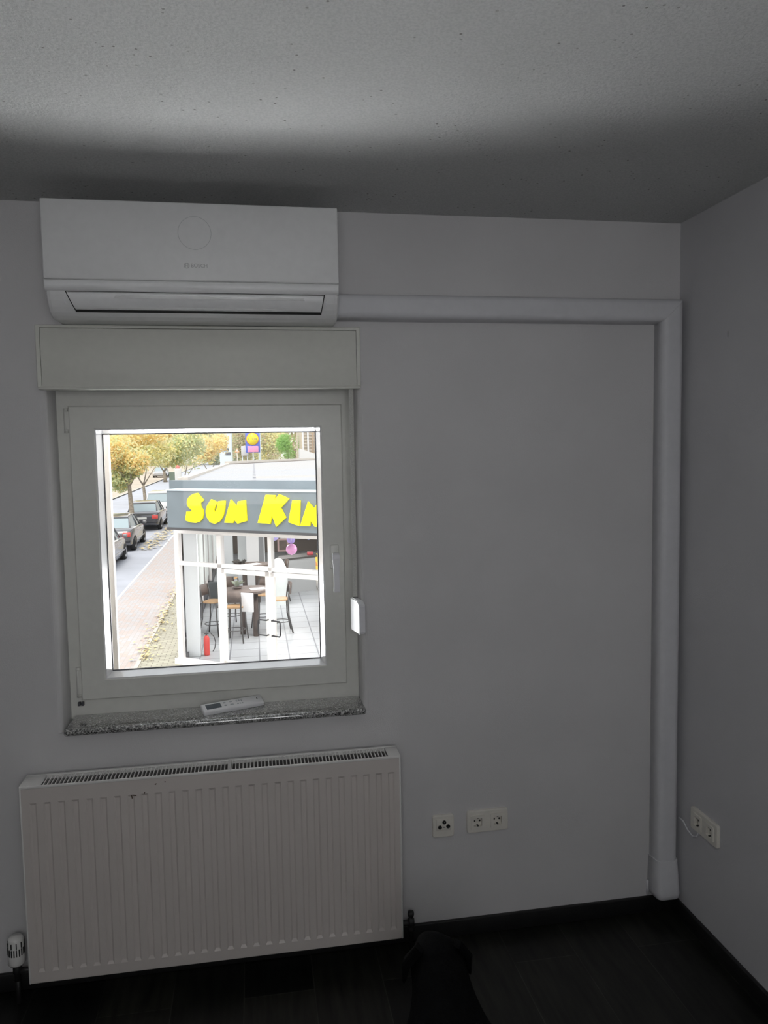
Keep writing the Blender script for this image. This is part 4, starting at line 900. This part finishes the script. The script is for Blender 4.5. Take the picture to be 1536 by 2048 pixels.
# balloons
for (px, py, Y_, r, col, lb) in ((583, 1098.5, 13, .112, (.85, .40, .72), 'pink round balloon hanging in the shop window, lowest of the balloons'), (582, 1079, 13.1, .085, (.48, .40, .85), 'violet balloon directly above the pink balloon'), (549, 1073, 13.2, .085, (.52, .48, .88), 'lilac balloon leftmost in the shop window'), (617, 1071, 13.1, .085, (.45, .50, .85), 'bluish balloon rightmost in the shop window')):
    c = at(px, py, Y_); root = empty('balloon', c); tag(root, lb, 'balloon', 'balloons in the shop window'); b = MB(); b.lathe([(0, -1.08*r), (.12*r, -1.03*r)]+[(r*math.sin(PI*k/12), -r*math.cos(PI*k/12)) for k in range(1, 12)]+[(0, r)], (0, 0, 0), (0, 0, 1), n=28); b.build('skin', mat('balloon_skin', col, .3), root)
    b = MB(); b.tube([(0, 0, r), (0, 0, ZC-c.z)], .002, n=5); b.build('string', M['paper'], root)
# wet floor sign
c = at(631, 1140, 24.3); root = empty('wet_floor_sign', (c.x, 24.3, ZF)); tag(root, 'yellow folding wet floor sign at the back of the shop', 'sign')
b = MB(); my = mat('warning_yellow', (.85, .62, .08), .5)
b.loft([[(-.17, -.15, 0), (.17, -.15, 0), (.17, -.13, 0), (-.17, -.13, 0)], [(-.09, -.01, .62), (.09, -.01, .62), (.09, .01, .62), (-.09, .01, .62)]], smooth=False); b.build('front_leaf', my, root)
b = MB(); b.loft([[(-.17, .15, 0), (.17, .15, 0), (.17, .13, 0), (-.17, .13, 0)], [(-.09, .01, .62), (.09, .01, .62), (.09, -.01, .62), (-.09, -.01, .62)]], smooth=False); b.build('rear_leaf', my, root)
b = MB(); b.prism([(-.08, -.115, .2), (.08, -.115, .2), (0, -.075, .38)], (0, -.004, 0)); b.build('warning_triangle', mat('orange_mark', (.75, .30, .08), .5), root)
# counter, cabinet, cloth covered stand
root = empty('shop_counter', (1.0, 20, ZF)); tag(root, 'pale grey shop counter slanting across the back of the shop', 'counter')
b = MB(); b.prism([(-.3, 0, 0), (.75, .58, 0), (.75, 1.3, 0), (-.3, .7, 0)], (0, 0, 1.0)); b.build('counter_body', mat('pale_grey_laminate', (.40, .41, .41), .5), root)
b = MB(); b.prism([(-.36, -.06, 1.0), (.80, .58, 1.0), (.80, 1.35, 1.0), (-.36, .75, 1.0)], (0, 0, .05)); b.build('counter_top', M['steel'], root)
b = MB(); b.box((-.09, -.06, 0), (.09, .06, .09), bev=.01); o = b.build('card_reader', mat('red_box', (.65, .10, .12), .5), loc=(1.6, 20.75, ZF+1.05)); tag(o, 'small red box on the shop counter', 'box')
b = MB(); b.loft([[(math.cos(k*PI/8)*w*(1+.06*math.sin(k*5)), math.sin(k*PI/8)*w*.8, z) for k in range(16)] for w, z in ((.26, 0), (.25, .5), (.24, .8), (.22, 1.0), (.16, 1.14), (.10, 1.24), (.02, 1.28))])
c = at(556, 1110, 18.6); o = b.build('draped_stand', M['blind'], loc=(c.x, 18.6, ZF)); tag(o, 'white cloth draped stand behind the balloons', 'stand')
root = empty('shelf_cabinet', (.02, 21.2, ZF)); tag(root, 'tall white cabinet behind the rear bar table', 'cabinet')
b = MB(); b.prism([(-.32, -.2, 0), (.05, -.2, 0), (.05, -.2, 2.30), (-.32, -.2, 2.52)], (0, .4, 0)); b.build('carcass', M['paper'], root)
b = MB(); b.prism([(.05, -.21, 0), (.20, -.1, 0), (.20, -.1, 2.2), (.05, -.21, 2.32)], (0, .3, 0)); b.build('side_panel', mat('grey_side', (.30, .31, .32), .6), root)
b = MB(); b.box((-.17, -.02, -.2), (.17, .02, .2)); c = at(566, 1090, 21.5); root = empty('picture', c); tag(root, 'small pink framed picture hanging behind the balloons', 'picture'); b.build('frame', mat('pinkish_frame', (.55, .38, .36), .6), root)
b = MB(); b.box((-.12, -.03, -.15), (.12, -.02, .15)); b.build('artwork', M['wood'], root)
for z0, z1, m_ in ((-1.9, -1.2, 'plaster'), (-.6, -.3, 'plaster')):
    b = MB(); b.box((1.0, 29.9, z0), (9.8, 30, z1)); sp_(b, 'wall_band', M[m_])
